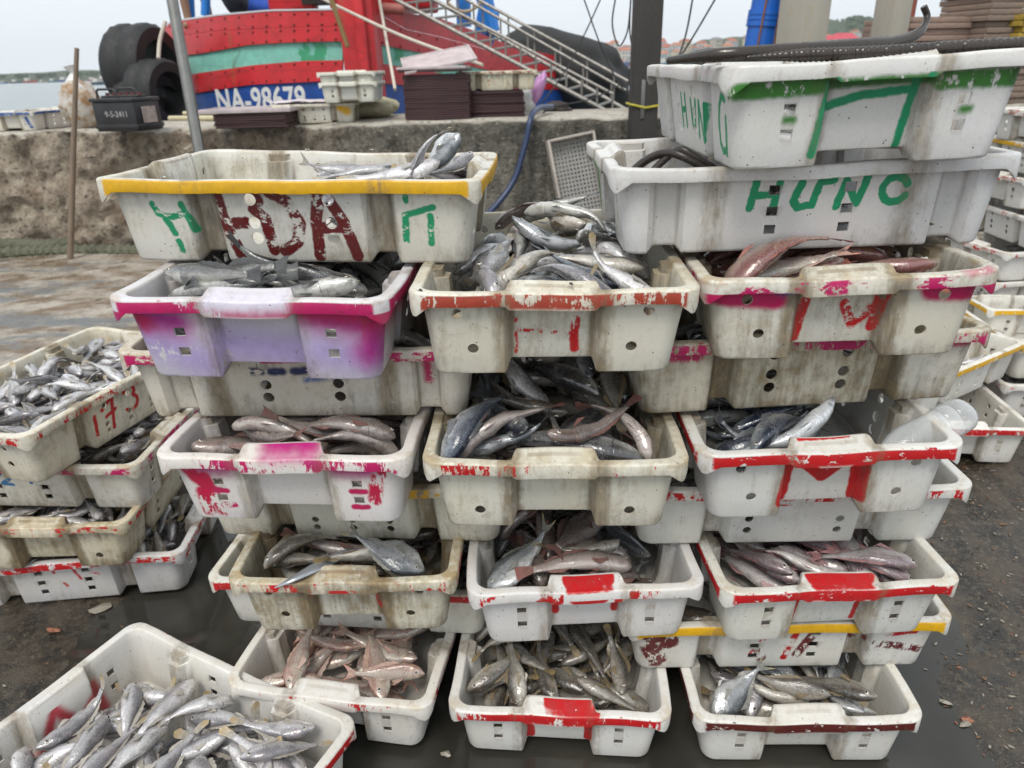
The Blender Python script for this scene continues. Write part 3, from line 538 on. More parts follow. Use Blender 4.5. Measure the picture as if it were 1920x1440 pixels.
A_, B_ = atY(1424, 96, 4.9), atY(1452, -60, 4.9); tube_obj('pipe', [A_, A_.lerp(B_, .3), B_], .098, bluem, pr_, 20, 0)
for f in (.30, .36, .42): p = A_.lerp(B_, f); tube_obj('coupling', [p, p+(B_-A_).normalized()*.035], .108, bluem, pr_, 20, 0)
for s_ in (-.05, .05): tube_obj('rusty_strap', [A_+Vector((s_, -.10, 0)), B_+Vector((s_*.9, -.105, 0))], .006, plain('rust', (.25,.10,.04), .8), pr_, 5, 0)
hosem = plain('blue_hose', (.025,.045,.11), .35, 0, .3, 20, .1)
tag(tube_obj('hose', [atY(1035, 200, 6.2), atY(1010, 203, 5.9), atY(996, 220, 5.66), atY(985, 270, 5.60), atY(965, 335, 5.55), atY(930, 385, 5.45), atY(880, 430, 5.3), atZ(800, 480, .03)], .022, hosem, None, 12, 8), 'dark blue hose hanging over the edge of the quay wall', 'hose')
# cables
cabm = plain('black_cable', (.02,.02,.02), .6, 0, .1)
for pts, lab in (([(1092,-10,6.5),(1128,90,6.5),(1163,160,6.4),(1200,196,6.3)], 'thin cable dropping right towards the dark post'), ([(1130,-10,6.6),(1098,60,6.6),(1062,130,6.5),(1000,215,6.2)], 'thin cable slanting left down to the gangway foot'),
                 ([(1165,158,6.4),(1110,185,6.3),(1040,200,6.2),(1018,212,6.1)], 'cable running low from the knot to the hose end'), ([(1183,-10,5.7),(1181,60,5.7),(1192,120,5.6)], 'short cable hugging the left side of the dark post'),
                 ([(1155,-10,5.8),(1148,45,5.8),(1160,86,5.8),(1176,60,5.8),(1182,10,5.8)], 'loop of cable hanging left of the dark post'), ([(1300,-10,5),(1287,60,5),(1271,112,4.9)], 'left one of two cables behind the highest crate'), ([(1346,-10,5),(1305,60,5),(1272,113,4.9)], 'right one of two cables behind the highest crate')):
    tag(tube_obj('cable', [atY(*p) for p in pts], .006, cabm, None, 5, 6), lab, 'cable')
# ------------------------------------------------------------------ things on the quay wall
blackm = plain('black_plastic', (.022,.022,.024), .4, 0, .2, 20, .15, (.10,.09,.08), .3); bcap = plain('maroon_caps', (.12,.02,.02), .5)
def text_obj(body, size, M_, m_, parent, name='lettering', ext=.0006, off=0, sp=1):
    c = bpy.data.curves.new(name, 'FONT'); c.body = body; c.size = size; c.extrude = ext; c.offset = off; c.space_character = sp; c.align_x = 'CENTER'
    o = bpy.data.objects.new('t', c); COL.objects.link(o); dg = bpy.context.evaluated_depsgraph_get(); me = bpy.data.meshes.new_from_object(o.evaluated_get(dg)); bpy.data.objects.remove(o)
    bm = bmesh.new(); bm.from_mesh(me); bm.verts.ensure_lookup_table(); seen = set(); e_ = empty(name); e_.parent = parent; e_.matrix_local = M_
    for v0 in bm.verts:
        if v0.index in seen: continue
        st = [v0]; comp = set()
        while st:
            v = st.pop()
            if v.index in comp: continue
            comp.add(v.index); st += [x.other_vert(v) for x in v.link_edges]
        seen |= comp; fs = [[v.index for v in q.verts] for q in bm.faces if q.verts[0].index in comp]; ids = sorted(comp); mp = {k: i for i, k in enumerate(ids)}
        if not fs: continue
        m2 = bpy.data.meshes.new('character'); m2.from_pydata([bm.verts[k].co[:] for k in ids], [], [[mp[k] for k in q] for q in fs]); link('character', m2, e_, m_)
    bm.free(); return e_
whitep = plain('white_paint', (.72,.72,.70), .6, 0, .3, 15, .1, (.3,.28,.25), .4)
p = atZ(222, 247, ZT); bat = empty('truck_battery', p, -.28); tag(bat, 'black truck battery with two carrying handles on the quay wall', 'battery')
bm = bmesh.new(); add_box(bm, (0, .13, .10), (.36, .26, .20), None, .008); add_box(bm, (0, .13, .035), (.375, .275, .03), None, .004); link('case', from_bm('case', bm, 40), bat, blackm)
bm = bmesh.new(); add_box(bm, (0, .13, .213), (.38, .28, .025), None, .006); add_box(bm, (0, .13, .232), (.30, .12, .02), None, .005); link('lid', from_bm('lid', bm, 40), bat, blackm)
for y_ in (.03, .23): tube_obj('handle', [(-.14, y_, .225), (-.135, y_, .275), (-.12, y_, .285), (.0, y_, .285), (.02, y_, .275), (.03, y_, .225)], .008, blackm, bat, 8, 0)
for k in range(6):
    bm = bmesh.new(); bmesh.ops.create_cone(bm, segments=14, radius1=.016, radius2=.014, depth=.018, cap_ends=True, matrix=Matrix.Translation((-.14+k*.056, .13, .250))); link('cell_cap', from_bm('cell_cap', bm, 30), bat, bcap)
text_obj('9-5-2411', .055, Matrix.Translation((.02, -.0015, .10)) @ Matrix.Rotation(R(90), 4, 'X'), plain('chalk', (.45,.45,.45), .8), bat, ext=.0003)
bm = bmesh.new(); add_box(bm, (.191, .13, .11), (.002, .14, .11)); link('sticker', from_bm('sticker', bm), bat, plain('sticker_print', (.45,.38,.34), .5, 0, .8, 30, 0, (.35,.05,.04), .5))
def bgcrate(kind, px, py, z, yaw, lab, group, Yf=None, flip=False, mtl=None, tilt=0):
    loc = atZ(px, py, z) if Yf is None else atY(px, py, Yf)
    o = link('fish_crate', CM[kind].copy(), None, mtl); o.matrix_world = Matrix.Translation(loc) @ Matrix.Rotation(yaw, 4, 'Z') @ Matrix.Rotation(tilt, 4, 'X') @ (Matrix.Translation((0,0,HC)) @ Matrix.Rotation(math.pi, 4, 'X') if flip else Matrix())
    return tag(o, lab, 'crate', group)
QW = 'empty fish crates on the quay wall'
mA = crate_mat('plastic_crate', tint=(.78,.78,.76), dirt=.3, rims=[(BLUE,.9,0)], paints=[('x-',BLUE,.015,.006,.5,[[(-.16,.09),(-.14,.03)],[(.14,.09),(.16,.03)]],0)], seed=61.)
mB = crate_mat('plastic_crate', tint=(.76,.75,.70), dirt=.5, paints=[('y-',YEL,.03,.02,.3,[[(-.24,.11),(-.22,.08)],[(.2,.11),(.25,.08)]],0)], seed=62.); mC = crate_mat('plastic_crate', tint=(.80,.82,.78), dirt=.2, paints=[('y-',GRN,.005,.002,.3,[[(-.06,.03),(-.06,.10),(.06,.10),(.06,.03)]],0)], seed=63.)
mD = crate_mat('plastic_crate', tint=(.78,.75,.62), dirt=.5, rims=[((.22,.03,.02),.5,0)], seed=64.)
bgcrate('square', 75, 240, ZT, 1.45, 'small looking white crate with blue rim marks, leftmost on the quay wall', QW, mtl=mA)
bgcrate('six', 600, 228, ZT, .05, 'white crate with yellow stains and papers on top, on the quay wall before the boat', QW, mtl=mB)
pz = atZ(600, 228, ZT)
bgcrate('square', 668, 0, 0, 1.62, 'white crate with green bracket mark stacked on the yellow stained crate', QW, mtl=mC).location = (pz.x+.30, pz.y-.02, ZT+HC+.006)
bgcrate('square', 668, 0, 0, 1.6, 'topmost nested white crate on the green marked one on the quay wall', QW, mtl=mC).location = (pz.x+.30, pz.y-.015, ZT+HC+.076)
paperm = plain('wrinkled_paper', (.72,.66,.68), .5, 0, .35, 9, .6, (.45,.30,.32), .4)
def sheet(name, loc, w, d, rz, m_, lab, cat, amp=.012, tilt=0):
    xs = np.linspace(-w/2, w/2, 14); ys = np.linspace(-d/2, d/2, 12); k = random.random()*50
    me = grid_mesh(name, xs, ys, lambda x, y: amp*(1+mnoise.noise(Vector((x*9+k, y*9, k)))) + amp*.5*mnoise.noise(Vector((x*30, y*30, k)))); o = link(name, me, None, m_); md = o.modifiers.new('s', 'SOLIDIFY'); md.thickness = .002
    o.location = loc; o.rotation_euler = (tilt, 0, rz); return tag(o, lab, cat)
sheet('plastic_sheet', (pz.x-.08, pz.y, ZT+HC+.006), .52, .40, .05, paperm, 'crumpled white plastic sheet over the yellow stained crate', 'sheet')
traym = plain('maroon_tray', (.055,.022,.024), .55, 0, .4, 12, .3, (.16,.09,.08), .35, (1,1,4)); traylite = plain('pale_tray', (.58,.50,.50), .5, 0, .5, 9, .3, (.30,.16,.16), .4)
woodm = plain('pinkish_board', (.36,.25,.20), .8, 0, .5, 14, .5, (.12,.06,.04), .5, (1,.3,4)); greyb = plain('grey_board', (.27,.20,.155), .85, 0, .5, 14, .5, (.06,.05,.05), .4, (1,.3,4)); yelb = plain('yellow_board', (.48,.33,.05), .7, 0, .5, 14, .4, (.2,.15,.1), .5, (1,.3,4)); orb = plain('orange_board', (.42,.20,.08), .8, 0, .5, 14, .5, (.12,.06,.04), .5, (1,.3,4))
def tray_mesh(w, d, h):
    bm = bmesh.new(); add_box(bm, (0,0,h*.35), (w*.96, d*.96, h*.5))
    for s in (-1, 1): add_box(bm, (0, s*(d/2-.008), h*.5), (w, .016, h*.92), None, .002); add_box(bm, (s*(w/2-.008), 0, h*.5), (.016, d-.033, h*.90), None, .002)
    return from_bm('tray', bm, 40)
def tray_stack(loc, w, d, h, n, rz, mats_, lab, name='tray_stack', part='tray', jit=.006, lean=0):
    s = empty(name, loc, rz); tag(s, lab, 'stack'); meshes = []
    for m_ in mats_:
        me = tray_mesh(w, d, h); me.materials.append(m_); meshes.append(me)
    for k in range(n):
        o = link(part, meshes[k*len(meshes)//n] if len(meshes) > 1 else meshes[0], s); o.location = (random.uniform(-jit, jit)+lean*k, random.uniform(-jit, jit), k*h*1.02); o.rotation_euler = (0, 0, random.uniform(-.02, .02))
    return s
l1 = atZ(824, 224, ZT); tray_stack((l1.x, l1.y+.2, ZT), .50, .40, .0165, 19, -.06, [traym], 'tall stack of dark maroon plastic trays on the quay wall', jit=.004)
tt = tray_stack((l1.x-.02, l1.y+.2, ZT+.335), .52, .42, .02, 2, -.05, [traym, traylite], 'few reddish trays lying loose on top of the tall maroon stack', name='loose_trays', jit=.02)
o = link('tray', tray_mesh(.56, .44, .02), None, traylite); o.location = (l1.x, l1.y+.22, ZT+.415); o.rotation_euler = (R(14), R(-9), .15); tag(o, 'tilted pale tray with maroon smears crowning the tall stack', 'tray')
l2 = atZ(928, 219, ZT); tray_stack((l2.x, l2.y+.2, ZT), .47, .40, .0165, 11, 0, [traym], 'shorter stack of maroon trays under a cream crate', jit=.008)
bgcrate('square', 934, 0, 0, .03, 'cream crate with dark rim on the shorter tray stack', QW, mtl=mD).location = (l2.x+.02, l2.y+.22, ZT+.19)
o = bpy.data.objects[-1] if False else None
l3 = atZ(470, 240, ZT); tray_stack((l3.x, l3.y+.2, ZT), .52, .40, .016, 6, .02, [traym], 'low stack of dark trays beside the papered crate', jit=.01)
o = link('tray', tray_mesh(.66, .44, .03), None, traylite); o.location = (l3.x-.03, l3.y+.2, ZT+.102); o.rotation_euler = (0, 0, .03); tag(o, 'white lid lying over the low stack of dark trays', 'tray')
# carrier bag of scraps, with a knotted top
def blob(name, c, sx, sy, sz, m_, parent=None, seed=0, amp=.25, seg=3):
    bm = bmesh.new(); bmesh.ops.create_icosphere(bm, subdivisions=seg, radius=1)
    for v in bm.verts:
        n = mnoise.noise(v.co*2.2+Vector((seed, 0, 0)))*amp + mnoise.noise(v.co*6+Vector((seed, 3, 0)))*amp*.4; v.co *= 1+n; v.co.x *= sx; v.co.y *= sy; v.co.z *= sz
    o = link(name, from_bm(name, bm, 60), parent, m_); o.location = c; return o
p = atZ(143, 243, ZT); bag = empty('carrier_bag', p); tag(bag, 'knotted clear plastic bag full of brown scraps beside the battery', 'bag')
def bag_fn(g):
    o = g.obj(); n = g.noise(o, 14, 5, .7); v = g.voro(o, 9); c = g.mix(g.mr(n, .35, .65), (.55,.52,.46), (.30,.16,.06)); c = g.mix(g.mr(v, .5, .2, 0, .5), c, (.65,.63,.60))
    return {'Base Color': c, 'Roughness': .25, 'Normal': g.bump(n, .8, .02)}
bagm = mat('scrap_bag', bag_fn); blob('sack', (0, .14, .17), .15, .13, .19, bagm, bag, 3)
clear = plain('milky_plastic', (.72,.72,.70), .25, 0, .3, 20, .6)
bm = bmesh.new(); add_tube(bm, [(0,.14,.30),(0,.14,.36),(.01,.14,.40),(.0,.14,.45)], [.09,.045,.02,.05], 12); link('knot', from_bm('knot', bm, 50), bag, clear)
p = atZ(1000, 210, ZT); pb2 = empty('pink_bag', p); tag(pb2, 'pink plastic bag slumped against the shorter tray stack', 'bag')
blob('pink_sack', (.03, .08, .16), .055, .05, .16, plain('pink_plastic', (.55,.28,.55), .35, 0, .4, 20, .6), pb2, 9, .35).rotation_euler = (0, R(28), 0)
blob('grey_sack', (-.06, .06, .08), .07, .06, .11, clear, pb2, 12, .35)
tag(blob('net_bundle', atZ(1045, 208, ZT)+Vector((0,.05,.02)), .11, .07, .05, plain('dark_net', (.06,.05,.045), .9, 0, .4, 30, .8), None, 5, .5), 'tangle of dark net beside the hose on the quay wall', 'net')
sackm = plain('pale_sack', (.48,.44,.30), .8, 0, .4, 9, .5)
for i, (px, py, lab) in enumerate(((722, 200, 'pale greenish sack behind the nested crates'), (745, 190, 'smaller pale sack leaning on the tall maroon stack'), (700, 208, 'flat pale sack under the other sacks'))):
    q = atZ(px, py+8, ZT); tag(blob('sack', (q.x, 6.3+.1*i, ZT+.07), .24, .12, .07+.01*i, sackm, None, 20+i, .3), lab, 'sack')
zz_ = 0
bam = plain('bamboo', (.58,.52,.34), .6, 0, .3, 12, .2, (.3,.2,.1), .4, (.2,1,1))
for i, (a, b, lab) in enumerate((((345,213),(520,212),'bamboo cane lying furthest back on the quay wall'), ((318,222),(500,221),'bamboo cane lying nearer the edge of the quay wall'))):
    tag(tube_obj('bamboo_cane', [atZ(a[0], a[1], ZT+.02), atZ(b[0], b[1], ZT+.02)], .022, bam, None, 8, 0), lab, 'cane')
# perforated basket leaning on the wall
bk = empty('perforated_basket', (atY(1080, 300, 5.45).x+.10, 5.42, .0)); bk.rotation_euler = (R(-12), R(-9), R(8)); tag(bk, 'grey perforated plastic basket leaning upright against the quay wall', 'basket')
bkm = plain('grey_basket_plastic', (.33,.32,.30), .6, 0, .3, 9, .3, (.15,.12,.09), .5); W2, H2 = .36, .80
bm = bmesh.new(); nx, nz = 11, 24; cw, ch = (W2-.06)/nx, (H2-.08)/nz
for i in range(nx+1): add_box(bm, (-W2/2+.03+i*cw, 0, H2/2), (cw*.52, .006, H2-.06))
for j in range(nz+1): add_box(bm, (0, .0015, .04+j*ch), (W2-.05, .006, ch*.52))
link('grid_floor', from_bm('grid_floor', bm), bk, bkm).data.materials[0] = bkm
bm = bmesh.new()
for s in (-1, 1): add_box(bm, (s*(W2/2-.01), -.04, H2/2), (.02, .10, H2), None, .005); add_box(bm, (0, -.04, H2/2+s*(H2/2-.01)), (W2-.042, .10, .02), None, .005)
link('frame', from_bm('frame', bm, 40), bk, plain('basket_rim', (.42,.38,.33), .6))
# stacked boards on the wall at the right
for (px, py, w, n, ms, rz, lab, lean, dz) in ((1735, 92, .62, 15, [orb, woodm], .35, 'stack of orange and pink boards behind the highest crate', -.004, .40), (1842, 84, .36, 20, [greyb], .3, 'tall stack of grey boards right of the orange ones', 0, .38), (1915, 84, .42, 15, [greyb, yelb], .3, 'stack of boards with yellow painted edges at the right border', 0, .38)):
    q = atY(px, py, 5.95); tray_stack((q.x, 6.05, ZT), w, .45, .040, n, rz, ms, lab, 'board_stack', 'board', .02, lean)
redp = plain('rusty_red_post', (.28,.08,.06), .7)
for px, lab in ((1703, 'left thin rusty red post above the stacked boards'), (1779, 'right thin rusty red post above the stacked boards')):
    a = atY(px, 60, 6.6); tag(tube_obj('red_post', [(a.x, 6.6, ZT), (a.x, 6.6, 3.2)], .028, redp, None, 8, 0), lab, 'post')
# ------------------------------------------------------------------ fish crates stacked to the right
RG = 'fish crates stacked further right'
mw = crate_mat('plastic_crate', tint=(.80,.80,.80), dirt=.2, rims=[(RED,.35,0)], seed=71.); my = crate_mat('plastic_crate', tint=(.80,.80,.79), dirt=.25, rims=[(YEL,.85,0)], seed=72.); mr_ = crate_mat('plastic_crate', tint=(.80,.80,.80), dirt=.2, rims=[(RED,.8,0)], seed=73.)
def at(kind, x, y, z, yaw, m_, lab): 
    o = link('fish_crate', CM[kind].copy(), None, m_); o.matrix_world = Matrix.Translation((x, y, z)) @ Matrix.Rotation(yaw, 4, 'Z'); crates['B%d' % len(crates)] = o; return tag(o, lab, 'crate', RG)
at('square', 1.50, 2.32, .02, 1.45, mr_, 'white crate with red rim on the ground, right of and behind the right stack')
at('square', 1.46, 2.36, .18, .55, my, 'white crate with worn yellow rim resting on the red rimmed one behind the right stack')
at('round', 2.22, 3.02, .02, .15, mw, 'white crate at the foot of the far right stack'); at('square', 2.20, 3.05, .16, 1.5, my, 'yellow rimmed crate of small fish low in the far right stack')
at('square', 2.02, 2.62, .02, 1.5, mw, 'white crate at the right border behind the yellow rimmed one'); at('square', 2.06, 2.64, .16, 1.45, my, 'crate with yellow rim at the right border above a white one')
at('square', 2.52, 3.35, .30, .1, mw, 'white crate below the heap of small fish in the far right stack'); at('square', 2.50, 3.36, .16, .12, mw, 'lower white crate at the far right, almost hidden'); at('square', 2.50, 3.36, .02, .10, mw, 'lowest white crate at the far right, almost hidden')
at('round', 2.56, 3.40, .44, 1.5, mw, 'crate heaped with small silver fish in the far right stack'); at('square', 2.62, 3.48, .60, .1, mw, 'white crate above the heap of small fish at the right border'); at('square', 2.60, 3.46, .74, 1.5, my, 'pale yellow edged crate near the top of the far right stack'); at('square', 2.68, 3.46, .88, .1, mw, 'highest white crate of the far right stack')
BGK = [k for k in crates if k[0] == 'B']
# ------------------------------------------------------------------ boat
def paint(name, col, rough=.45, alt=None, rust=.25):
    def fn(g):
        P = g.n('ShaderNodeNewGeometry').outputs['Position']; n1 = g.noise(P, 1.8, 5, .6); n2 = g.noise(P, 7, 5, .7); n3 = g.noise(g.scl(P, (1,1,.15)), 5, 4, .6); n4 = g.noise(P, 30, 3)
        seam = g.voro(g.scl(P, (.55, .2, 4.)), 1.3, 'DISTANCE_TO_EDGE'); c = g.mix(g.mr(n2, .35, .7, 0, .5), col, tuple(q*.55 for q in col))
        if alt: c = g.mix(g.mr(n1, .56, .60), c, alt)
        c = g.mix(g.mr(n3, .60, .74, 0, rust*2), c, (.22,.11,.03)); c = g.mix(g.mr(n4, .64, .72, 0, .4), c, (.03,.02,.02)); c = g.mix(g.mr(seam, .02, .006, 0, .25), c, (.06,.01,.01))
        return {'Base Color': c, 'Roughness': rough, 'Normal': g.bump(n2, .3, .01)}
    return mat(name, fn)
bred = paint('boat_red', (.56,.016,.022)); bgreen = paint('boat_green', (.20,.52,.42), .5, (.04,.30,.15), .35); bblue = paint('boat_blue', (.010,.075,.33), .5, None, .1); bdark = plain('gap_shade', (.02,.015,.012), .8)
boat = empty('fishing_boat', (atY(672, 200, 7.7).x, 7.7, -1.25)); tag(boat, 'red wooden fishing boat with a green band and blue underside moored behind the quay', 'boat')
def lerpl(px, xs, ys): return float(np.interp(px, xs, ys))
def strake(side, xs, Ys, top, bot, m_, name, n=26, out=0., th=.06):
    bm = bmesh.new(); A, B_, C_, D_ = [], [], [], []
    for i in range(n+1):
        px = xs[0]+(xs[-1]-xs[0])*i/n; Y = lerpl(px, xs, Ys)-out; t = atY(px, lerpl(px, *top), Y); b = atY(px, lerpl(px, *bot), Y)
        A.append(bm.verts.new(t)); B_.append(bm.verts.new(b)); off = Vector((0, th, 0)); C_.append(bm.verts.new(t+off)); D_.append(bm.verts.new(b+off))
    for i in range(n):
        bm.faces.new((A[i], A[i+1], B_[i+1], B_[i])); bm.faces.new((C_[i], D_[i], D_[i+1], C_[i+1])); bm.faces.new((A[i], C_[i], C_[i+1], A[i+1])); bm.faces.new((B_[i], B_[i+1], D_[i+1], D_[i]))
    bm.faces.new((A[0], B_[0], D_[0], C_[0])); bm.faces.new((A[-1], C_[-1], D_[-1], B_[-1]))
    o = link(name, from_bm(name, bm, 30), boat, m_); o.matrix_parent_inverse = Matrix.Translation(-Vector(boat.location)); return o
LXs = [305, 345, 404, 467, 550, 642]; LYs = [10.2, 9.3, 8.75, 8.35, 8.0, 7.75]
T0 = ([305,321,404,508,633], [55,42,30,21,19]); T1 = ([305,321,404,520,633], [82,69,58,52,49]); T2 = ([305,345,377,467,550,642], [112,104,100,84,79,77]); T3 = ([305,345,373,477,571,642], [150,142,137,122,114,113]); T4 = ([305,369,467,612,642], [185,174,159,152,151]); T5 = ([305,642], [330,300])
dn = lambda T, d: (T[0], [v+d for v in T[1]])
strake(0, LXs, LYs, T0, dn(T1, -.6), bred, 'plank', out=.05); strake(0, LXs, LYs, T1, T2, bred, 'plank', out=.05); strake(0, LXs, LYs, T2, T3, bgreen, 'green_band'); strake(0, LXs, LYs, T3, T4, bred, 'plank', out=.05); strake(0, LXs, LYs, T4, T5, bblue, 'blue_bottom', out=.01)
strake(0, LXs, LYs, dn(T0, -3.5), dn(T0, -.4), plain('pale_rail', (.6,.6,.62), .5), 'cap_rail', out=.06, th=.14)
RXs = [700, 760, 820, 880, 960, 1040, 1110]; RYs = [7.75, 8.35, 9.2, 10.3, 11.8, 13.2, 14.5]
U0 = ([700,760,820,880,960,1040,1110], [-30,24,33,54,86,104,114]); U2 = ([700,800,893,960,1110], [81,101,127,141,150]); U3 = ([700,800,870,960,1110], [117,133,147,155,156]); U4 = ([700,800,1110], [155,163,170]); U5 = ([700,1110], [300,240])
U1 = (RXs, [20, 55, 68, 84, 108, 120, 126])
strake(1, RXs, RYs, U0, dn(U1, -.6), bred, 'plank', out=.05); strake(1, RXs, RYs, U1, U2, bred, 'plank', out=.05); strake(1, RXs, RYs, U2, U3, bgreen, 'green_band'); strake(1, RXs, RYs, U3, U4, bred, 'plank', out=.05); strake(1, RXs, RYs, U4, U5, bblue, 'blue_bottom', out=.01)
def bolts(T_, side_xs, Ys_, n, d):
    for i in range(n):
        px = side_xs[0]+(side_xs[-1]-side_xs[0])*(i+.5)/n; q = atY(px, lerpl(px, *T_)+d, lerpl(px, side_xs, Ys_)-.055); o = link('bolt', BOLT, boat, None); o.matrix_parent_inverse = Matrix.Translation(-Vector(boat.location)); o.location = q
bmb = bmesh.new(); bmesh.ops.create_icosphere(bmb, subdivisions=1, radius=.013); BOLT = from_bm('bolt', bmb, 60); BOLT.materials.append(plain('rusty_bolt', (.16,.03,.025), .6))
def bpart(name, bm, m_, sm=35): o = link(name, from_bm(name, bm, sm), boat, m_); o.matrix_parent_inverse = Matrix.Translation(-Vector(boat.location)); return o
for T_, d in ((T0, 6), (T1, -4), (T1, 6), (T2, -4), (T3, 5), (T4, -5)): bolts(T_, LXs, LYs, 13, d)
for T_, d in ((U1, 6), (U2, -4), (U3, 4)): bolts(T_, RXs, RYs, 12, d)
bm = bmesh.new(); a = atY(642, 100, 7.55); b = atY(706, 100, 7.55); add_box(bm, ((a.x+b.x)/2, 7.75, .6), (b.x-a.x, .42, 3.9), None, .03); bpart('stem_post', bm, bred)
bm = bmesh.new(); c = atY(675, 100, 7.5); add_box(bm, (c.x+.03, 7.50, .6), (.10, .12, 3.9), None, .02); bpart('stem_cap', bm, bred)
bm = bmesh.new(); a = atY(505, 17, 8.2); b = atY(580, 15, 8.0); add_box(bm, ((a.x+b.x)/2, 8.3, a.z+.35), (b.x-a.x, .25, .72), None, .02); bpart('bulwark_block', bm, bred)
bm = bmesh.new(); a = atY(612, 17, 8.0); b = atY(820, 30, 8.8); add_box(bm, ((a.x+b.x)/2, 8.6, a.z+.75), (b.x-a.x, .9, 1.5), None, .03); bpart('wheelhouse_front', bm, bred)
bm = bmesh.new(); a = atY(582, 14, 8.2); add_box(bm, (a.x+.07, 8.25, a.z+.2), (.28, .2, .35)); bpart('gap_shade_block', bm, bdark)  # solid near-black block, its colour stands for the shade in the gap
bm = bmesh.new(); a = atY(706, 14, 7.9); b = atY(758, 18, 7.9); add_tube(bm, [(a.x, 7.9, a.z), (b.x, 7.9, b.z)], .05, 12); bpart('roller', bm, plain('faded_red_roller', (.45,.16,.13), .6))
# masts and deck gear in blue
bb = plain('boat_blue_steel', (.015,.20,.62), .4, 0, .3, 4, .2)
for (pts, r, nm) in (([atY(385,30,9.2), atY(388,-60,9.2)], .05, 'blue_stanchion'), ([atY(357,38,9.4), atY(352,-60,9.4)], .055, 'blue_stanchion'), ([atY(870,50,10.5), atY(868,-30,10.5)], .10, 'mast'), ([atY(922,60,11), atY(905,-20,11)], .12, 'derrick')):
    bm = bmesh.new(); add_tube(bm, pts, r, 10); bpart(nm, bm, bb)
bm = bmesh.new(); a = atY(912, 68, 11.2); add_box(bm, (a.x, 11.2, a.z+.12), (.30, .3, .42), Matrix.Rotation(.25, 3, 'Y'), .02); bpart('winch_box', bm, bb)
bm = bmesh.new(); a = atY(872, 4, 10.4); add_tube(bm, curve_pts([a+Vector((.22*math.cos(t), -.1, .10*math.sin(t)-.02*math.sin(3*t))) for t in np.linspace(0, 6.28*2, 18)], 4), .02, 6); bpart('coiled_line', bm, plain('pale_line', (.45,.38,.26), .9))
def tri_text(): pass
cT = atY(488, 178, 8.22); t_ = text_obj('NA-98679', .31, Matrix(), whitep, boat, 'hull_number', .004, .006, 1.05)
vx = (atY(560, 180, 7.90)-atY(425, 186, 8.48)); vx.z *= .6; vx.normalize(); vy = Vector((0, 0, 1)); vz = vx.cross(vy).normalized(); vy = vz.cross(vx).normalized()
mm = Matrix(((vx.x, vy.x, vz.x, 0), (vx.y, vy.y, vz.y, 0), (vx.z, vy.z, vz.z, 0), (0,0,0,1))); bl = atY(489, 206, 8.10); t_.matrix_local = Matrix.Translation(bl-Vector(boat.location)) @ mm
# tyres hung as fenders
tyrem = plain('tyre_rubber', (.018,.018,.018), .65, 0, .3, 6, .4, (.06,.055,.05), .4)
def tyre(c, r, w, rx, ry, rz, lab):
    bm = bmesh.new(); n = 40; prof = [(r*.60, -w*.35), (r*.66, -w*.5), (r*.92, -w*.5), (r, -w*.38), (r*1.0, -w*.1), (r*.975, -w*.07), (r*.975, w*.07), (r, w*.1), (r*1.0, w*.38), (r*.92, w*.5), (r*.66, w*.5), (r*.60, w*.35)]
    rings = [[bm.verts.new(((rr_+(.012 if (i % 2 and rr_ > r*.95) else 0))*math.cos(2*math.pi*i/n), zz, (rr_+(.012 if (i % 2 and rr_ > r*.95) else 0))*math.sin(2*math.pi*i/n))) for rr_, zz in prof] for i in range(n)]
    for i in range(n):
        for k in range(len(prof)): bm.faces.new((rings[i][k], rings[(i+1)%n][k], rings[(i+1)%n][(k+1)%len(prof)], rings[i][(k+1)%len(prof)]))
    o = link('tyre_fender', from_bm('tyre_fender', bm, 40), None, tyrem); o.location = c; o.rotation_euler = (rx, ry, rz); return tag(o, lab, 'tyre', 'tyre fenders at the bow')
tyre(atY(272, 132, 8.7), .46, .46, 0, R(-14), R(78), 'large black tyre fender hanging at the left end of the boat'); tyre(atY(300, 178, 8.35), .35, .36, 0, R(-6), R(70), 'black tyre fender lowest beside the steel pole'); tyre(atY(285, 195, 8.5), .36, .40, .2, 0, R(60), 'black tyre fender half hidden behind the battery')
tag(tube_obj('fender_rope', [atY(310,40,8.4), atY(300,75,8.3), atY(297,110,8.15)], .02, plain('pale_rope', (.55,.50,.42), .9), None, 8, 4), 'short pale rope holding the highest tyre fender', 'rope')
pr2 = plain('mooring_line', (.60,.54,.46), .9)
tag(tube_obj('mooring_line', [atY(590,-10,7.5), atY(640,15,7.4), atY(760,70,7.0), atY(905,122,6.4)], .014, pr2, None, 8, 6), 'long pale mooring line slanting across the red bow', 'rope')
tag(tube_obj('hanging_line', [atY(710,-10,7.4), atY(722,60,7.3), atY(741,168,6.6)], .014, pr2, None, 8, 6), 'pale rope hanging down in front of the red bow', 'rope')
tag(tube_obj('bamboo_stick', [atY(620,-5,7.3), atY(652,88,7.25)], .022, plain('brown_stick', (.22,.14,.05), .7), None, 8, 0), 'brown stick hanging beside the stem of the boat', 'stick')
